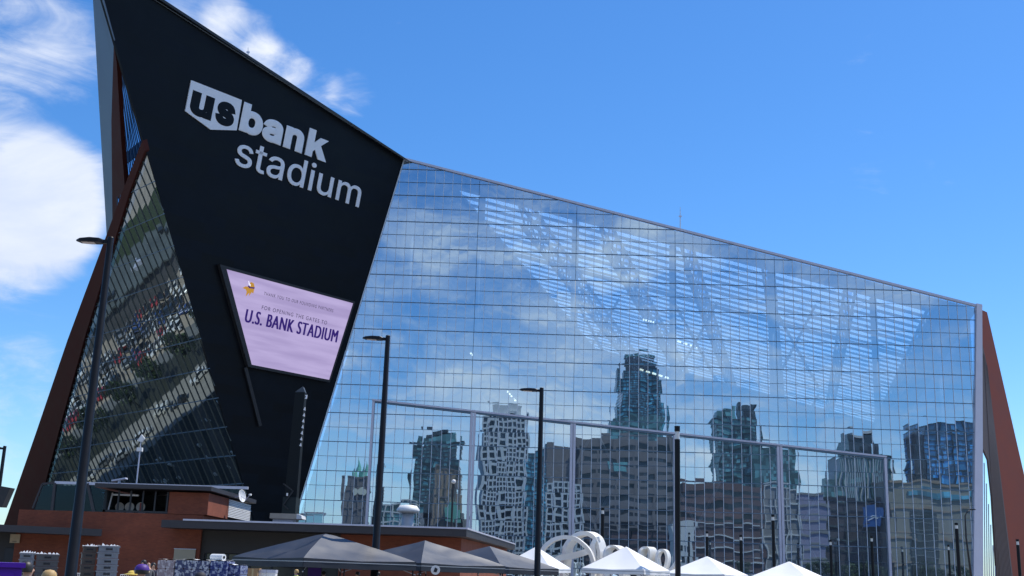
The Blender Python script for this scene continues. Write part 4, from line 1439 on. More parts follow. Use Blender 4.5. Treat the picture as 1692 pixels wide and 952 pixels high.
person(247, 927.5, 44, 'bald person in a dark top left of the water pallets', m_grey_sh, m_navy, None, None, 40)
person(254, 930, 47, 'dark haired person close beside the water pallets', m_navy, m_navy, m_dhair, None, 200)
person(238, 925.5, 50, 'farther dark haired person seen above the purple cap', m_redc, m_navy, m_dhair, None, 170)
person(332, 942.5, 20, 'person in a dark cap before the water pallets', m_navy, m_navy, m_dhair, mat('dark_cap', (0.02, 0.02, 0.03), .7, 0, .1, 4), 10)
person(490, 941, 53, 'person in a bright yellow safety vest under the nearest black tent', m_hivis, m_navy, m_blond, None, 60)
person(535, 944, 49, 'dark haired person under the nearest black tent', m_grey_sh, m_navy, m_dhair, None, 0)
person(591, 945, 50, 'person in a teal shirt under the nearest black tent', m_teal, m_navy, m_dhair, None, 150)
person(625, 945, 52, 'person in a red shirt under the nearest black tent', m_redc, m_navy, m_dhair, None, 100)

# ================================================================== STACKS AND STALL GOODS
m_pbin = mat('purple_plastic', (0.13, 0.015, 0.42), .35, 0, .06, 3)
pb = thing('storage_bin', at(0, 960, 11), 'large glossy purple lidded bin at the lower left corner', 'bin')
x0, x1 = X(-70, 11), X(41, 11, 930)
zt_ = at(20, 929.5, 11).z
bx_, by_ = Vector((.92, .39, 0)).normalized(), Vector((-.39, .92, 0)).normalized()
fr_ = Vector((x1, 11, 0))                     # front right foot; the bin faces the camera side of the plaza
bw = 1.25
m = MB()
m.box(fr_ - bx_ * (bw / 2) + by_ * .4 + ZV * (zt_ - .05) / 2, (bw - .03, .8, zt_ - .05), X=bx_, Yv=by_)
for i in range(4):
    m.box(fr_ - bx_ * (bw / 2) - by_ * .008 + ZV * (zt_ - .11 - i * .065), (bw - .16, .016, .03), X=bx_, Yv=by_)
m.build('tub', m_pbin, pb)
l_ = MB()
l_.box(fr_ - bx_ * (bw / 2) + by_ * .4 + ZV * (zt_ - .024), (bw + .02, .88, .044), X=bx_, Yv=by_)
l_.build('lid', m_pbin, pb)
# plastic trays in stacks
def crate_mesh(w, d, h, name):
    b = MB()
    b.span(-w / 2 + .02, w / 2 - .02, -d / 2 + .02, d / 2 - .02, 0, h * .78)
    b.span(-w / 2, w / 2, -d / 2, d / 2, h * .78, h * .95)
    for i in range(5):
        x = -w / 2 + .06 + i * (w - .12) / 4
        b.span(x - .012, x + .012, -d / 2 + .005, -d / 2 + .02, h * .1, h * .78)
    b.span(-.07, .07, -d / 2 - .003, -d / 2 + .02, h * .35, h * .6, mi=1)
    me_o = b.build(name, [MATS[name + '_mat'], m_dark])
    return me_o
rr_ = random.Random(3)
def stack(px0, px1, py_top, Y, n, tone, gname, label, top_label):
    x0, x1 = at(px0, py_top, Y).x, at(px1, py_top, Y).x
    zt_ = at((px0 + px1) / 2, py_top, Y).z
    h = zt_ / n
    nm = 'tray'
    MATS[nm + '_mat'] = tone
    proto = crate_mesh(x1 - x0 - .02, .6, h, nm)
    MATS.pop(nm + '_mat')
    for i in range(n):
        o = proto if i == 0 else proto.copy()
        if i:
            COL.objects.link(o)
        o.name = 'plastic_tray' if i == 0 else 'plastic_tray.001'
        o.location = ((x0 + x1) / 2 + rr_.uniform(-.012, .012), Y + rr_.uniform(-.015, .015), i * h + .002)
        o.rotation_euler = (0, 0, .36 + rr_.uniform(-.03, .03))
        k_ = n - 1 - i
        od = 'topmost' if k_ == 0 else ('bottom' if i == 0 else ('second', 'third', 'fourth', 'fifth', 'sixth', 'seventh', 'eighth', 'ninth', 'tenth', 'eleventh', 'twelfth', 'thirteenth', 'fourteenth')[k_ - 1] + ' from top,')
        tag(o, od + ' ' + label, 'plastic tray', gname)
    w_ = MB()
    ww = x1 - x0 - .02
    for i in range(6):
        x = -ww / 2 + (i + .5) * ww / 6
        for y in (-.15, .13):
            w_.add([(x - ww / 12, y - .14, 0), (x + ww / 12, y - .14, 0), (x + ww / 12, y + .14, 0), (x - ww / 12, y + .14, 0), (x + rr_.uniform(-.03, .03), y, rr_.uniform(.01, .06))], [[0, 1, 4], [1, 2, 4], [2, 3, 4], [3, 0, 4], [3, 2, 1, 0]])
    wo = tag(w_.build('plastic_wrap', mat('clear_wrap', (.5, .51, .53), .3, 0, .1, 8)), top_label, 'plastic wrap')
    wo.location = ((x0 + x1) / 2, Y, zt_ + .003)
    wo.rotation_euler = (0, 0, .36)
tn1 = mat('tray_grey', (0.13, 0.13, 0.135), .5, 0, .15, 6)
tn2 = mat('tray_light_grey', (0.26, 0.28, 0.31), .5, 0, .15, 6)
tn3 = mat('tray_brown_grey', (0.10, 0.085, 0.075), .5, 0, .15, 6)
stack(33, 59, 914, 27, 14, tn2, 'trays in the stack beside the purple bin', 'light grey tray in the stack beside the purple bin', 'crumpled clear wrap on the leftmost tray stack')
stack(60, 98, 916, 27.2, 13, tn1, 'trays in the stack left of the lamp post', 'dark grey tray in the wide stack left of the lamp post', 'crumpled clear wrap on the wide stack left of the lamp post')
stack(136, 161, 903, 27, 15, tn3, 'brown trays right of the lamp post', 'brown grey tray in the narrow stack right of the lamp post', 'crumpled clear wrap on the brown tray stack')
stack(162, 198, 902.5, 27, 15, tn2, 'pale trays right of the lamp post', 'pale grey tray in the wide stack beside the brown one', 'crumpled clear wrap on the tall pale tray stack')

# wrapped pallets of bottled water
def pack_mat(name, c1, c2):
    m = bpy.data.materials.new(name)
    m.use_nodes = True
    t = NT(m.node_tree)
    b = m.node_tree.nodes['Principled BSDF']
    p = t.n('ShaderNodeTexCoord').outputs['Object']
    vo = t.n('ShaderNodeTexVoronoi', {'Vector': t.v('MULTIPLY', p, (13, 13, 9)), 'Scale': 1.0}, distance='CHEBYCHEV').outputs[0]
    nz = t.n('ShaderNodeTexNoise', {'Vector': p, 'Scale': 17.0, 'Detail': 3.0}).outputs[0]
    f = t.ramp(t.m('ADD', t.m('MULTIPLY', vo, .6), t.m('MULTIPLY', nz, .6)), .42, .62)
    t.t.links.new(t.mix(f, (*c1, 1), (*c2, 1)), b.inputs['Base Color'])
    b.inputs['Roughness'].default_value = .25
    return m
pk1 = pack_mat('pink_white_packs', (.55, .5, .52), (.30, .24, .26))
pk2 = pack_mat('navy_white_packs', (.5, .52, .58), (.05, .06, .14))
pk3 = pack_mat('blue_white_packs', (.35, .4, .55), (.015, .03, .16))
def pallet(px0, px1, py_top, Y, m_, cols, rows, label):
    x0, x1 = at(px0, py_top, Y).x, at(px1, py_top, Y).x
    zt_ = at((px0 + px1) / 2, py_top, Y).z
    o = thing('water_pallet', ((x0 + x1) / 2, Y, 0), label, 'pallet')
    w, h = (x1 - x0) / cols, (zt_ - .15) / rows
    b = MB()
    for i in range(3):
        b.span(x0, x1, Y + .05 + i * .4, Y + .15 + i * .4, 0, .1)
    b.span(x0, x1, Y, Y + .95, .1, .148)
    b.build('pallet_base', mat('pallet_wood', (.3, .2, .12), .9, 0, .2, 3), o)
    for d in range(2):
        for r in range(rows):
            for c in range(cols):
                xx, zz = x0 + (c + .5) * w, .15 + (r + .5) * h
                q = MB()
                wx, hz, e = w / 2 - .004, h / 2 - .004, .02
                y0 = Y + d * .48
                q.prism([Vector((xx - wx + e, y0, zz - hz)), Vector((xx + wx - e, y0, zz - hz)), Vector((xx + wx, y0, zz - hz + e)), Vector((xx + wx, y0, zz + hz - e)), Vector((xx + wx - e, y0, zz + hz)), Vector((xx - wx + e, y0, zz + hz)), Vector((xx - wx, y0, zz + hz - e)), Vector((xx - wx, y0, zz - hz + e))], Vector((0, .46, 0)))
                q.build('bottle_pack', m_, o)
    t_ = MB()
    n = cols * 2
    vs = [(x0 + (x1 - x0) * i / n, Y + yy, zt_ + .004 + (rr_.uniform(.0, .035))) for yy in (0, .45, .94) for i in range(n + 1)]
    t_.add(vs, [[r * (n + 1) + i, r * (n + 1) + i + 1, (r + 1) * (n + 1) + i + 1, (r + 1) * (n + 1) + i] for r in range(2) for i in range(n)])
    t_.build('top_wrap', m_white, o)
pallet(261, 289, 925.5, 33, pk1, 2, 7, 'pallet of pinkish white wrapped drink packs, left end of the row')
pallet(290, 347, 926, 33, pk2, 4, 7, 'wide pallet of navy and white wrapped drink packs')
pallet(348, 376, 927, 33, pk3, 2, 7, 'pallet of blue drink packs under the white roll')
pallet(377, 398, 934, 33.2, pk3, 2, 6, 'lower pallet of blue drink packs at the right end of the row')
v = thing('film_roll', at(361, 927, 33.3), 'white roll of wrapping film lying on the blue drink packs', 'roll')
p = at(350, 923.5, 33.3)
ln = 25 * 33.3 / 1900
p.z = at(362, 927, 33).z + .10
MB().lathe([(.04, 0), (.088, 0), (.09, .01), (.09, ln), (.04, ln)], p, 16, (.88, -.47, 0)).build('film', m_white, v, smooth=False)
MB().lathe([(.042, -.01), (.042, ln + .01), (.0, ln + .008)], p, 12, (.88, -.47, 0)).build('core', m_dark, v)
for i, (px, py, w, lb) in enumerate(((420, 938, .36, 'open brown cardboard box, topmost of the pile under the nearest black tent'), (421, 949, .4, 'lower brown cardboard box of the pile under the nearest black tent'))):
    zt_ = at(px, 938, 43).z
    o = thing('cardboard_box', (at(px, py, 43).x, 43, zt_ - .36 * (i + 1)), lb, 'cardboard box', 'cardboard boxes under the nearest black tent')
    m_card = mat('cardboard', (.36, .22, .11), .85, 0, .1, 5)
    c_ = Vector(o.location)
    b = MB()
    b.span(c_.x - w / 2, c_.x + w / 2, 42.8, 43.2, c_.z + .002, c_.z + .33)
    b.build('carton', m_card, o)
    MB().span(c_.x + w / 2 + .002, c_.x + w / 2 + .05, 42.82, 43.18, c_.z + .27, c_.z + .34).build('flap', m_card, o)
    MB().span(c_.x - .03, c_.x + .03, 42.795, 42.8, c_.z + .01, c_.z + .32).build('tape', mat('tape', (.5, .38, .2), .4, 0, .05, 5), o)
zt2 = at(421, 938, 43).z - .72
v = thing('folding_table', (at(440, 940, 43).x, 43.2, 0), 'folding table under the nearest black tent with boxes on it', 'table')
xl, xr = at(404, 940, 43).x, at(470, 940, 43).x
MB().span(xl, xr, 42.7, 43.6, zt2 - .05, zt2 - .002).build('tabletop', m_white, v)
for x in (xl + .1, xr - .1):
    for y in (42.8, 43.5):
        MB().bar((x, y, 0), (x, y, zt2 - .05), .04, .04).build('leg', m_dark, v)
for i, px in enumerate((435, 450)):
    v = thing('white_cooler', (at(px, 940, 43.2).x, 43.2, zt2), ('white cooler box on the table next to the cardboard boxes', 'white cooler box on the table, away from the cardboard boxes')[i], 'cooler')
    c_ = Vector(v.location)
    MB().span(c_.x - .16, c_.x + .16, 43.0, 43.4, c_.z + .001, c_.z + .55).build('tub', m_white, v)
    MB().span(c_.x - .17, c_.x + .17, 42.98, 43.42, c_.z + .55, c_.z + .66).build('lid', m_trim, v)
v = thing('purple_banner', at(519, 950, 48), 'purple banner hanging under the front corner of the nearest black tent', 'banner')
p0, p1 = at(509, 938, 48.3), at(531, 938, 48.3)
MB().span(p0.x, p1.x, 48.3, 48.33, .4, p0.z).build('cloth', m_purple, v)
MB().bar((p0.x, 48.31, p0.z + .02), (p1.x, 48.31, p0.z + .02), .04, .04).build('rod', m_dark, v)
for xp in (p0.x, p1.x):
    MB().bar((xp, 48.35, 0), (xp, 48.35, p0.z + .02), .03, .03).build('pole', m_dark, v)
for i, (pa, pb_, Yb, lb) in enumerate(((117, 134, 58, 'white crowd barrier seen between the lamp post and the brown trays'), (200, 222, 58, 'white crowd barrier behind the person in the purple cap'), (398, 436, 60, 'white crowd barrier right of the water pallets'))):
    x0, x1 = at(pa, 945, Yb).x, at(pb_, 945, Yb).x
    v = thing('crowd_barrier', ((x0 + x1) / 2, Yb, 0), lb, 'barrier', 'white crowd barriers')
    zt_ = 1.12
    f_ = MB()
    f_.tube([(x0, Yb, .15), (x0, Yb, zt_), (x1, Yb, zt_), (x1, Yb, .15), (x0, Yb, .15)], .025, 6)
    f_.build('frame', m_white, v)
    n = 7
    for q in range(1, n):
        x = x0 + (x1 - x0) * q / n
        MB().bar((x, Yb, .15), (x, Yb, zt_), .022, .022).build('picket', m_white, v)
    for x in (x0 + .1, x1 - .1):
        MB().bar((x, Yb - .25, .02), (x, Yb + .25, .02), .05, .04).build('foot', m_white, v)
        MB().bar((x, Yb, .02), (x, Yb, .2), .04, .04).build('upright', m_white, v)

# ================================================================== TREES
m_leaf = bpy.data.materials.new('tree_leaves')
m_leaf.use_nodes = True
t = NT(m_leaf.node_tree)
b = m_leaf.node_tree.nodes['Principled BSDF']
oi = t.n('ShaderNodeNewGeometry').outputs['Random Per Island']
t.t.links.new(t.mix(oi, (0.018, 0.036, 0.012, 1), (0.05, 0.085, 0.026, 1)), b.inputs['Base Color'])
b.inputs['Roughness'].default_value = .6
m_leaf2 = bpy.data.materials.new('young_leaves')
m_leaf2.use_nodes = True
t = NT(m_leaf2.node_tree)
b = m_leaf2.node_tree.nodes['Principled BSDF']
oi = t.n('ShaderNodeNewGeometry').outputs['Random Per Island']
t.t.links.new(t.mix(oi, (0.06, 0.13, 0.015, 1), (0.16, 0.30, 0.04, 1)), b.inputs['Base Color'])
m_bark = mat('bark', (.09, .065, .045), .9, 0, .3, 4)
def tree(loc, H, rad, label, group, n=1100, seed=1, ml=None, leaf=.32, name='tree'):
    rn = random.Random(seed)
    o = thing(name, loc, label, 'tree', group)
    c = Vector(loc)
    t_ = MB()
    t_.tube([c, c + Vector((.05, .03, H * .35)), c + Vector((.1, -.05, H * .75))], [H * .022, H * .017, H * .006], 7)
    tips = []
    for i in range(9):
        a = rn.uniform(0, 6.28)
        z = H * rn.uniform(.28, .6)
        e = c + Vector((math.cos(a) * rad * rn.uniform(.4, .8), math.sin(a) * rad * rn.uniform(.4, .8), z + H * rn.uniform(.12, .3)))
        t_.tube([c + Vector((.06, 0, z)), c.lerp(e, .5) + ZV * z * .5, e], [H * .009, H * .006, H * .003], 5)
        tips.append(e)
    t_.build('trunk', m_bark, o)
    cl = MB()
    cls = []
    for i in range(22):
        a, rr2, zz = rn.uniform(0, 6.28), rad * math.sqrt(rn.random()) * .85, rn.uniform(.36, .93)
        env = math.sin(min(1, max(0.08, (zz - .25) / .8)) * math.pi) ** .6
        cls.append((c + Vector((math.cos(a) * rr2 * env, math.sin(a) * rr2 * env, H * zz)), rad * rn.uniform(.22, .42)))
    for i in range(n):
        cc, r = rn.choice(cls)
        d = Vector((rn.gauss(0, 1), rn.gauss(0, 1), rn.gauss(0, .8))).normalized() * r * rn.random() ** .4
        p = cc + d
        u_ = Vector((rn.gauss(0, 1), rn.gauss(0, 1), rn.gauss(0, .6))).normalized()
        w_ = u_.cross(Vector((rn.gauss(0, 1), rn.gauss(0, 1), rn.gauss(0, 1)))).normalized()
        s = leaf * rn.uniform(.6, 1.3)
        cl.add([p - u_ * s, p + w_ * s * .5, p + u_ * s, p - w_ * s * .5], [[0, 1, 2, 3]])
    cl.build('crown', ml or m_leaf, o)
    return o
bt = at(83, 862, 99)
tree((bt.x, 99, 0), Zp(83, 847, 99), .75, 'small bright green young tree behind the left flat roof', None, 700, 4, m_leaf2, .17, 'young_tree')
tA = tree((-124, 158, 0), 6.5, 2.6, 'leafy street tree along the verge west of the parking lot', 'street trees along the verge', 1300, 11)
for i in range(24):
    copy_tree(tA, ((-121, -127)[i % 2] + rr_.uniform(-.8, .8), 164 + i * 4.4, 0), rr_.uniform(0, 6.28))

# ================================================================== CARS IN THE LOT (mirrored in the prow glass)
car_cols = [(.72, .72, .72), (.55, .57, .6), (.03, .03, .035), (.2, .21, .23), (.4, .03, .03), (.03, .06, .2), (.75, .74, .7)]
m_carglass = mat('car_glass', (.02, .025, .03), .1, 0, 0)
m_tyre = mat('tyre', (.015, .015, .015), .8, 0, 0)
protos = []
for ci, c in enumerate(car_cols):
    mc = mat('car_paint_%s' % ('white', 'silver', 'black', 'grey', 'red', 'blue', 'cream')[ci], c, .25, .1, .02, 1)
    b = MB()
    prof = [(-2.2, .35), (-2.2, .75), (-2.05, .92), (-1.0, .98), (1.35, .95), (2.1, .82), (2.25, .6), (2.2, .35)]
    b.prism([Vector((x, -.88, z)) for x, z in prof], Vector((0, 1.76, 0)), 0)
    cab = [(-1.75, .95), (-1.3, 1.42), (.25, 1.45), (1.1, .95)]
    vs = [Vector((x, -.8 if z < 1 else -.62, z)) for x, z in cab] + [Vector((x, .8 if z < 1 else .62, z)) for x, z in cab]
    b.add(vs, [[0, 1, 2, 3][::-1], [4, 5, 6, 7], [0, 1, 5, 4], [2, 3, 7, 6]], 1)
    b.add([v_ + ZV * .012 for v_ in vs[1:3] + vs[5:7]], [[0, 1, 3, 2]], 0)
    for x in (-1.35, 1.4):
        for y in (-.82, .82):
            b.lathe([(0, -.1), (.33, -.1), (.33, .1), (0, .1)], (x, y, .33), 10, (0, 1, 0), 2)
    o = b.build('parked_car', [mc, m_carglass, m_tyre])
    protos.append(o)
used = set()
rows_x = [(-142.2, 0), (-147.2, 1), (-154.2, 0), (-159.2, 1), (-166.5, 0)]
cl_lab = ('white', 'silver', 'black', 'dark grey', 'red', 'blue', 'cream')
for rx, fl_ in rows_x:
    y = 176.0
    while y < 252:
        if rr_.random() < .82:
            ci = rr_.choice((0, 0, 1, 1, 2, 2, 3, 3, 4, 5, 6))
            o = protos[ci] if ci not in used else protos[ci].copy()
            if ci in used:
                COL.objects.link(o)
            used.add(ci)
            o.location = (rx + rr_.uniform(-.2, .2), y + rr_.uniform(-.1, .1), .012)
            o.rotation_euler = (0, 0, math.pi * fl_ + rr_.uniform(-.03, .03))
            tag(o, cl_lab[ci] + ' car parked in the lot mirrored by the prow glass', 'car', cl_lab[ci] + ' cars in the parking lot')
        y += 2.75
for i in range(9):
    ci = (0, 1, 0, 2, 6, 0, 1, 3, 0)[i]
    o = protos[ci].copy()
    COL.objects.link(o)
    o.location = (-108 + rr_.uniform(-3, 3), 178 + i * 5.5, .012)
    o.rotation_euler = (0, 0, 1.57 + rr_.uniform(-.2, .2))
    tag(o, cl_lab[ci] + ' car standing on the pavement mirrored by the prow glass', 'car', cl_lab[ci] + ' cars on the pavement')
# dark low depot behind the lot, and an added sheet for the podium's dark reflection, white posts for its lights
sheet('podium_stand_in', -100, -52, 172, 262, 0.012, mat('podium_stand_in', (.012, .022, .022), .9, 0, .3, .3, 0.1))  # flat sheet standing in for the podium roof mirrored dark in the prow glass
dp = thing('depot', (-187, 220, 0), 'long low dark depot beyond the parking lot', 'building')
MB().span(-201, -175, 150, 300, 0, 4.5).build('wall', mat('depot_wall', (.10, .10, .105), .8, 0, .2, .2), dp)
q = MB()
q.span(-202, -174.3, 149, 301, 4.5, 4.9)
q.build('roof', mat('depot_roof', (.085, .10, .10), .8, 0, .35, .12), dp)
for i in range(16):
    MB().span(-196 + (i * 7.3) % 18, -193 + (i * 7.3) % 18, 155 + i * 9, 157.5 + i * 9, 4.9, 5.9).build('roof_unit', m_trim if i % 3 == 0 else m_dark, dp)
glint_post = thing('glint', (-78, 186, .012), 'small white bollard post standing in for a mirrored light by the stadium foot', 'glint', 'white posts standing in for mirrored lights')  # white posts added in place of lights reflected in the prow glass
MB().lathe([(.22, .012), (.22, .7), (.12, .8), (0, .8)], (-78, 186, 0), 8).build('post', m_white, glint_post)
for i in range(34):
    copy_tree(glint_post, (rr_.uniform(-96, -66), rr_.uniform(176, 215), .012))

# ================================================================== DOWNTOWN, WEST OF THE PLAZA (seen mirrored in the glass)
def city_mat(name, col, r=.6, v=.15):
    return mat(name, col, r, 0, v, .06)
def cell_glass(name, col, r=.15):
    """window glass of an office tower: blinds and rooms make each bay a different shade"""
    m = city_mat(name, col, r)
    t = NT(m.node_tree)
    b = m.node_tree.nodes['Principled BSDF']
    g = t.n('ShaderNodeNewGeometry').outputs['Position']
    p = t.n('ShaderNodeSeparateXYZ', {0: g}).outputs
    cid = t.n('ShaderNodeCombineXYZ', {0: t.m('FLOOR', t.m('DIVIDE', p[0], 3.1)), 1: t.m('FLOOR', t.m('DIVIDE', p[1], 3.1)), 2: t.m('FLOOR', t.m('DIVIDE', p[2], 3.7))}).outputs[0]
    w = t.n('ShaderNodeTexWhiteNoise', {'Vector': cid}, noise_dimensions='3D').outputs['Value']
    old = b.inputs['Base Color'].links[0].from_socket
    t.t.links.new(t.v('SCALE', old, scale=t.ramp(t.m('POWER', w, 2.5), 0, 1, 0.55, 3.2, smooth=False)), b.inputs['Base Color'])
    return m
cw_dark = cell_glass('tower_glass_green', (.06, .13, .13), .15)
cw_teal = cell_glass('tower_glass_teal', (.06, .19, .24), .15)
cw_blue = cell_glass('tower_glass_blue', (.04, .16, .30), .12)
cw_win = cell_glass('window_dark', (.022, .028, .032), .15)
st_tan = city_mat('tan_stone', (.34, .25, .17), .85)
st_brown = city_mat('brown_stone', (.20, .175, .165), .85)
st_grey = city_mat('grey_stone', (.26, .25, .24), .85)
st_white = city_mat('white_concrete', (.58, .58, .56), .8, .06)
st_brick = city_mat('dark_brick', (.135, .085, .08), .85)
st_lav = city_mat('lavender_panel', (.27, .25, .34), .7)
st_sand = city_mat('sand_brick', (.29, .26, .20), .85)
st_band = city_mat('pale_band', (.62, .60, .56), .8)
st_green = city_mat('green_copper', (.16, .42, .32), .7)
def box_me(name, dx, dy, dz, m):
    b = MB()
    b.box((0, 0, 0), (dx, dy, dz))
    o = b.build(name, m)
    me = o.data
    bpy.data.objects.remove(o)
    return me
def tower(name, label, pl_, pr_, pt, Yv, mw, mf, floors=None, cols=None, fh=4.0, cw=4.0, slab=1.2, pier=1.0, depth=30, proud=.35, cat='building', ptr=None):
    """pl_, pr_, pt: where its mirror image stands in the glass; the block itself stands as far in front of the wall"""
    x0, x1 = at(pl_, pt, Yv).x, at(pr_, ptr or pt, Yv).x
    zt_ = at((pl_ + pr_) / 2, pt, Yv).z
    yf = 2 * FY - Yv
    o = thing(name, ((x0 + x1) / 2, yf, 0), label, cat)
    MB().span(x0, x1, yf - depth, yf, 0, zt_).build('wall', mw, o)
    base_ = Vector(o.location)
    if mf:
        nf_ = max(1, int(round(zt_ / fh)))
        if slab > 0:
            me = box_me('floor_band', x1 - x0 + 2 * proud, depth + 2 * proud, slab, mf)
            for i in range(1, nf_ + 1):
                q = bpy.data.objects.new('floor_band', me)
                q.parent = o
                q.location = Vector(((x0 + x1) / 2, yf - depth / 2, zt_ * i / nf_ - slab / 2 + (.05 if i == nf_ else 0))) - base_
                COL.objects.link(q)
        if pier > 0:
            ncol = max(1, int(round((x1 - x0) / cw)))
            me = box_me('pier', pier, proud * 2 + .1, zt_, mf)
            for i in range(ncol + 1):
                q = bpy.data.objects.new('pier', me)
                q.parent = o
                q.location = Vector((x0 + (x1 - x0) * i / ncol, yf + .06, zt_ / 2 + .01)) - base_
                COL.objects.link(q)
    return o, x0, x1, zt_, yf
def cyl_top(o, px0, px1, p0, p1, Yv, m, name='crown', back=12):
    x0, x1 = at(px0, p0, Yv).x, at(px1, p0, Yv).x
    z0, z1 = at((px0 + px1) / 2, p1, Yv).z, at((px0 + px1) / 2, p0, Yv).z
    yf = 2 * FY - Yv
    return MB().span(x0, x1, yf - back, yf - 1, z0, z1).build(name, m, o)

# clock tower with twin green spires
o, x0, x1, zt_, yf = tower('clock_tower', 'brown stone clock tower with twin green spires, mirrored at the left', 571, 606, 785, 640, st_brown, st_brown, fh=9, cw=3.5, slab=.8, pier=.8, depth=13, cat='tower')
for px in (589, 600.5):
    xx, zz = at(px, 752, 640).x, at(px, 757, 640).z
    MB().lathe([(1.75, zt_), (1.5, zt_ + 3), (.2, zz), (0, zz + 2)], (xx, yf - 6, 0), 8).build('spire', st_green, o)
for px in (588, 598):
    p = at(px, 816, 640)
    MB().lathe([(0, 0), (1.7, 0), (1.7, .3), (0, .3)], (p.x, yf + .25, p.z), 16, (0, 1, 0)).build('clock_face', mat('clock_face', (.7, .65, .5), .6, 0, .05, 1), o)
o, x0, x1, zt_, yf = tower('glass_tower', 'dark green glass tower with stepped top, mirrored left of the second door', 684, 760, 735, 800, cw_dark, cw_win, fh=4.2, cw=6, slab=1.3, pier=.5, depth=28)
cyl_top(o, 692, 753, 720, 736, 800, cw_dark)
cyl_top(o, 701, 745, 711, 722, 800, cw_win)
o, x0, x1, zt_, yf = tower('stone_tower', 'tan stepped stone tower, mirrored before the dark green tower', 718, 757, 772, 560, st_tan, st_brown, fh=12, cw=3.0, slab=.6, pier=.7, depth=14)
cyl_top(o, 706, 762, 815, 960, 560, st_tan, 'lower_block', 16)
cyl_top(o, 692, 768, 846, 970, 560, st_grey, 'base_block', 18)
cyl_top(o, 735, 757, 838, 862, 552, st_green, 'copper_roof', 8)
tower('grid_block', 'low pale grid fronted block, mirrored above the station roof', 619, 690, 833, 520, cw_dark, st_band, fh=3.4, cw=3.6, slab=.7, pier=.6, depth=14)
o, x0, x1, zt_, yf = tower('lattice_tower', 'tall white concrete lattice apartment tower', 801, 872, 684, 480, cw_win, st_white, fh=3.0, cw=2.55, slab=.95, pier=.8, depth=20)
cyl_top(o, 812, 858, 669, 684, 480, st_white, 'penthouse')
cyl_top(o, 793, 801, 712, 960, 480, st_white, 'stair_tower')
tower('low_lattice', 'lower white lattice apartment block, mirrored right of the tall one', 903, 962, 796, 440, cw_win, st_white, fh=3.0, cw=2.7, slab=.85, pier=.7, depth=14)
tower('teal_block', 'teal glass block, mirrored behind the white lattice tower', 868, 925, 742, 900, cw_teal, cw_win, fh=4.5, cw=6, slab=.8, pier=.5, depth=20)
o, x0, x1, zt_, yf = tower('medical_block', 'massive brown concrete block with long window bands', 958, 1112, 724, 520, cw_win, st_brown, fh=5.8, cw=9, slab=3.4, pier=1.2, depth=26)
cyl_top(o, 905, 958, 738, 960, 522, st_brown, 'west_wing', 24)
p0, p1 = at(1010, 764, 519), at(1036, 776, 519)
MB().span(p0.x, p1.x, yf + .2, yf + .6, p1.z, p0.z).build('atrium_glass', mat('atrium_glass', (.18, .42, .40), .3, 0, .3, .3), o)
tower('dark_annex', 'dark low annex of brick, mirrored behind the ribbon sculpture', 930, 1112, 876, 455, st_brick, cw_win, fh=4.2, cw=8, slab=1.0, pier=.5, depth=14)
o, x0, x1, zt_, yf = tower('crown_tower', 'tallest blue green glass tower with halo crown', 1024, 1090, 608, 1150, cw_teal, cw_win, fh=4.1, cw=6.5, slab=.9, pier=.7, depth=40)
cyl_top(o, 1033, 1082, 596, 608, 1150, cw_win)
cyl_top(o, 1030, 1086, 587, 595, 1150, cw_dark, 'halo', 14)
cyl_top(o, 1010, 1100, 690, 980, 1140, cw_dark, 'podium', 40)
cyl_top(o, 1090, 1103, 668, 980, 1146, cw_teal, 'side_shaft', 30)
tower('brick_block', 'long dark brick block with pale bands, mirrored right of the tall light column', 1126, 1258, 798, 400, cw_win, st_brick, fh=4.4, cw=30, slab=2.5, pier=0, depth=18)
o, x0, x1, zt_, yf = tower('band_block', 'low brick block with pale string courses before the long brick one', 1130, 1256, 866, 392, st_brick, st_band, fh=3.8, cw=30, slab=.45, pier=0, depth=6)
o, x0, x1, zt_, yf = tower('pale_house', 'small pale house with dark windows, mirrored beside the tall light column', 1112, 1147, 864, 372, st_band, None, depth=8)
for r in range(3):
    for c in range(3):
        MB().span(x0 + 1.2 + c * 1.6, x0 + 2.0 + c * 1.6, yf - .05, yf + .06, 2 + r * 4.2, 4.0 + r * 4.2).build('window', cw_win, o)
o, x0, x1, zt_, yf = tower('green_tower', 'dark green tower with broken crown, mirrored right of centre', 1186, 1250, 690, 850, cw_dark, cw_win, fh=4.2, cw=9, slab=.8, pier=.6, depth=30)
cyl_top(o, 1192, 1218, 676, 690, 850, cw_dark)
cyl_top(o, 1224, 1250, 669, 690, 850, cw_win)
cyl_top(o, 1244, 1318, 738, 980, 845, cw_dark, 'shoulder', 24)
tower('grey_block', 'pale grey block with corner bracing, mirrored by the fifth door', 1262, 1318, 803, 420, st_grey, st_band, fh=6, cw=4, slab=.5, pier=.4, depth=14)
tower('lavender_block', 'lavender grey banded block, mirrored between the last doors', 1319, 1364, 812, 425, st_lav, st_grey, fh=5, cw=30, slab=.9, pier=0, depth=16)
o, x0, x1, zt_, yf = tower('striped_tower', 'pale green striped tower with dark crown, mirrored at the right', 1384, 1468, 752, 650, st_band, cw_dark, fh=30, cw=2.6, slab=.5, pier=1.1, depth=24)
cyl_top(o, 1400, 1448, 718, 752, 650, cw_win)
cyl_top(o, 1408, 1440, 714, 720, 650, st_band, 'parapet')
cyl_top(o, 1368, 1386, 790, 980, 648, cw_dark, 'side_shaft')
p = at(1481, 745, 640)
MB().lathe([(1.3, 0), (1.1, p.z - 12), (.3, p.z - 3), (.05, p.z)], (p.x, yf - 3, 0), 8).build('spire', st_band, o)
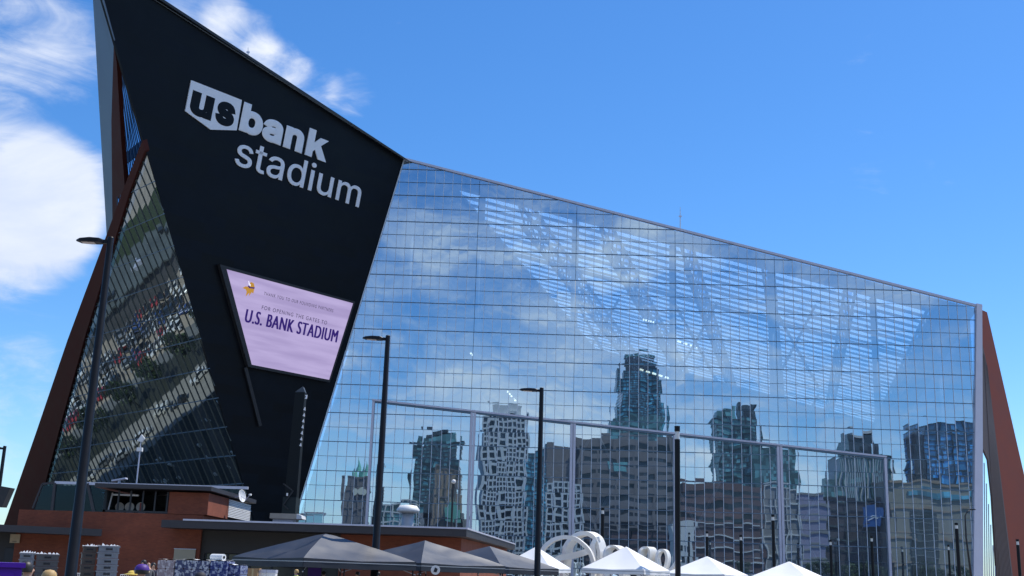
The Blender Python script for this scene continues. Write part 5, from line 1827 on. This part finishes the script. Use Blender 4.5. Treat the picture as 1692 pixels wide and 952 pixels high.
tower('warehouse', 'dark low warehouse with painted billboard, mirrored right of the lavender block', 1364, 1466, 824, 430, mat('warehouse_wall', (.07, .06, .065), .85, 0, .2, .1), cw_win, fh=5, cw=9, slab=.6, pier=.4, depth=16)
bb = thing('billboard', at(1441, 850, 421), 'bright blue painted billboard on the dark warehouse', 'billboard')
p0, p1 = at(1424, 836, 422), at(1456, 872, 422)
bb.location.y = 2 * FY - 422
MB().span(p0.x, p1.x, 2 * FY - 422, 2 * FY - 421.6, p1.z, p0.z).build('panel', mat('billboard_blue', (.015, .08, .25), .5, 0, .2, .2), bb)
MB().tube([(p0.x + 1, 2 * FY - 421.5, p1.z + 2), (p0.x + 3, 2 * FY - 421.5, p1.z + 3), (p0.x + 5, 2 * FY - 421.5, p1.z + 2.4), (p1.x - 1, 2 * FY - 421.5, p1.z + 3.4)], .2, 5).build('swoosh', m_white, bb)
o, x0, x1, zt_, yf = tower('blue_tower', 'dark blue glass tower, mirrored at the right end of the wall', 1526, 1640, 700, 600, cw_blue, cw_win, fh=4.2, cw=7.5, slab=.6, pier=.5, depth=30)
cyl_top(o, 1515, 1526, 712, 980, 600, cw_win, 'west_shaft')
o, x0, x1, zt_, yf = tower('sand_block', 'broad sand coloured brick block, mirrored at the right end', 1470, 1640, 797, 420, st_sand, st_tan, fh=9, cw=40, slab=.8, pier=0, depth=20)
for (a, b_, c_, d_) in ((1506, 848, 1556, 985), (1500, 812, 1612, 826)):
    p0, p1 = at(a, b_, 419), at(c_, d_, 419)
    MB().span(p0.x, p1.x, yf - .1, yf + .4, max(.5, p1.z), p0.z).build('window_bay', cw_teal if d_ < 900 else cw_win, o)
for r in range(6):
    p0, p1 = at(1507, 858 + r * 16, 419), at(1555, 860 + r * 16, 419)
    MB().span(p0.x, p1.x, yf + .4, yf + .6, p1.z, p0.z).build('sill', st_band, o)
# trees along the far street
tB = tree((X(1340, 345), 2 * FY - 345, 0), 7.5, 3.4, 'broad street tree across the street, mirrored low in the glass', 'street trees facing the stadium', 1500, 21)
for i, (px, Yv) in enumerate(((1362, 343), (1385, 346), (1408, 343), (1432, 345), (1456, 343), (1532, 338), (1548, 342), (1590, 340), (1180, 352), (1228, 352))):
    copy_tree(tB, (at(px, 940, Yv).x, 2 * FY - Yv, 0), rr_.uniform(0, 6.28))
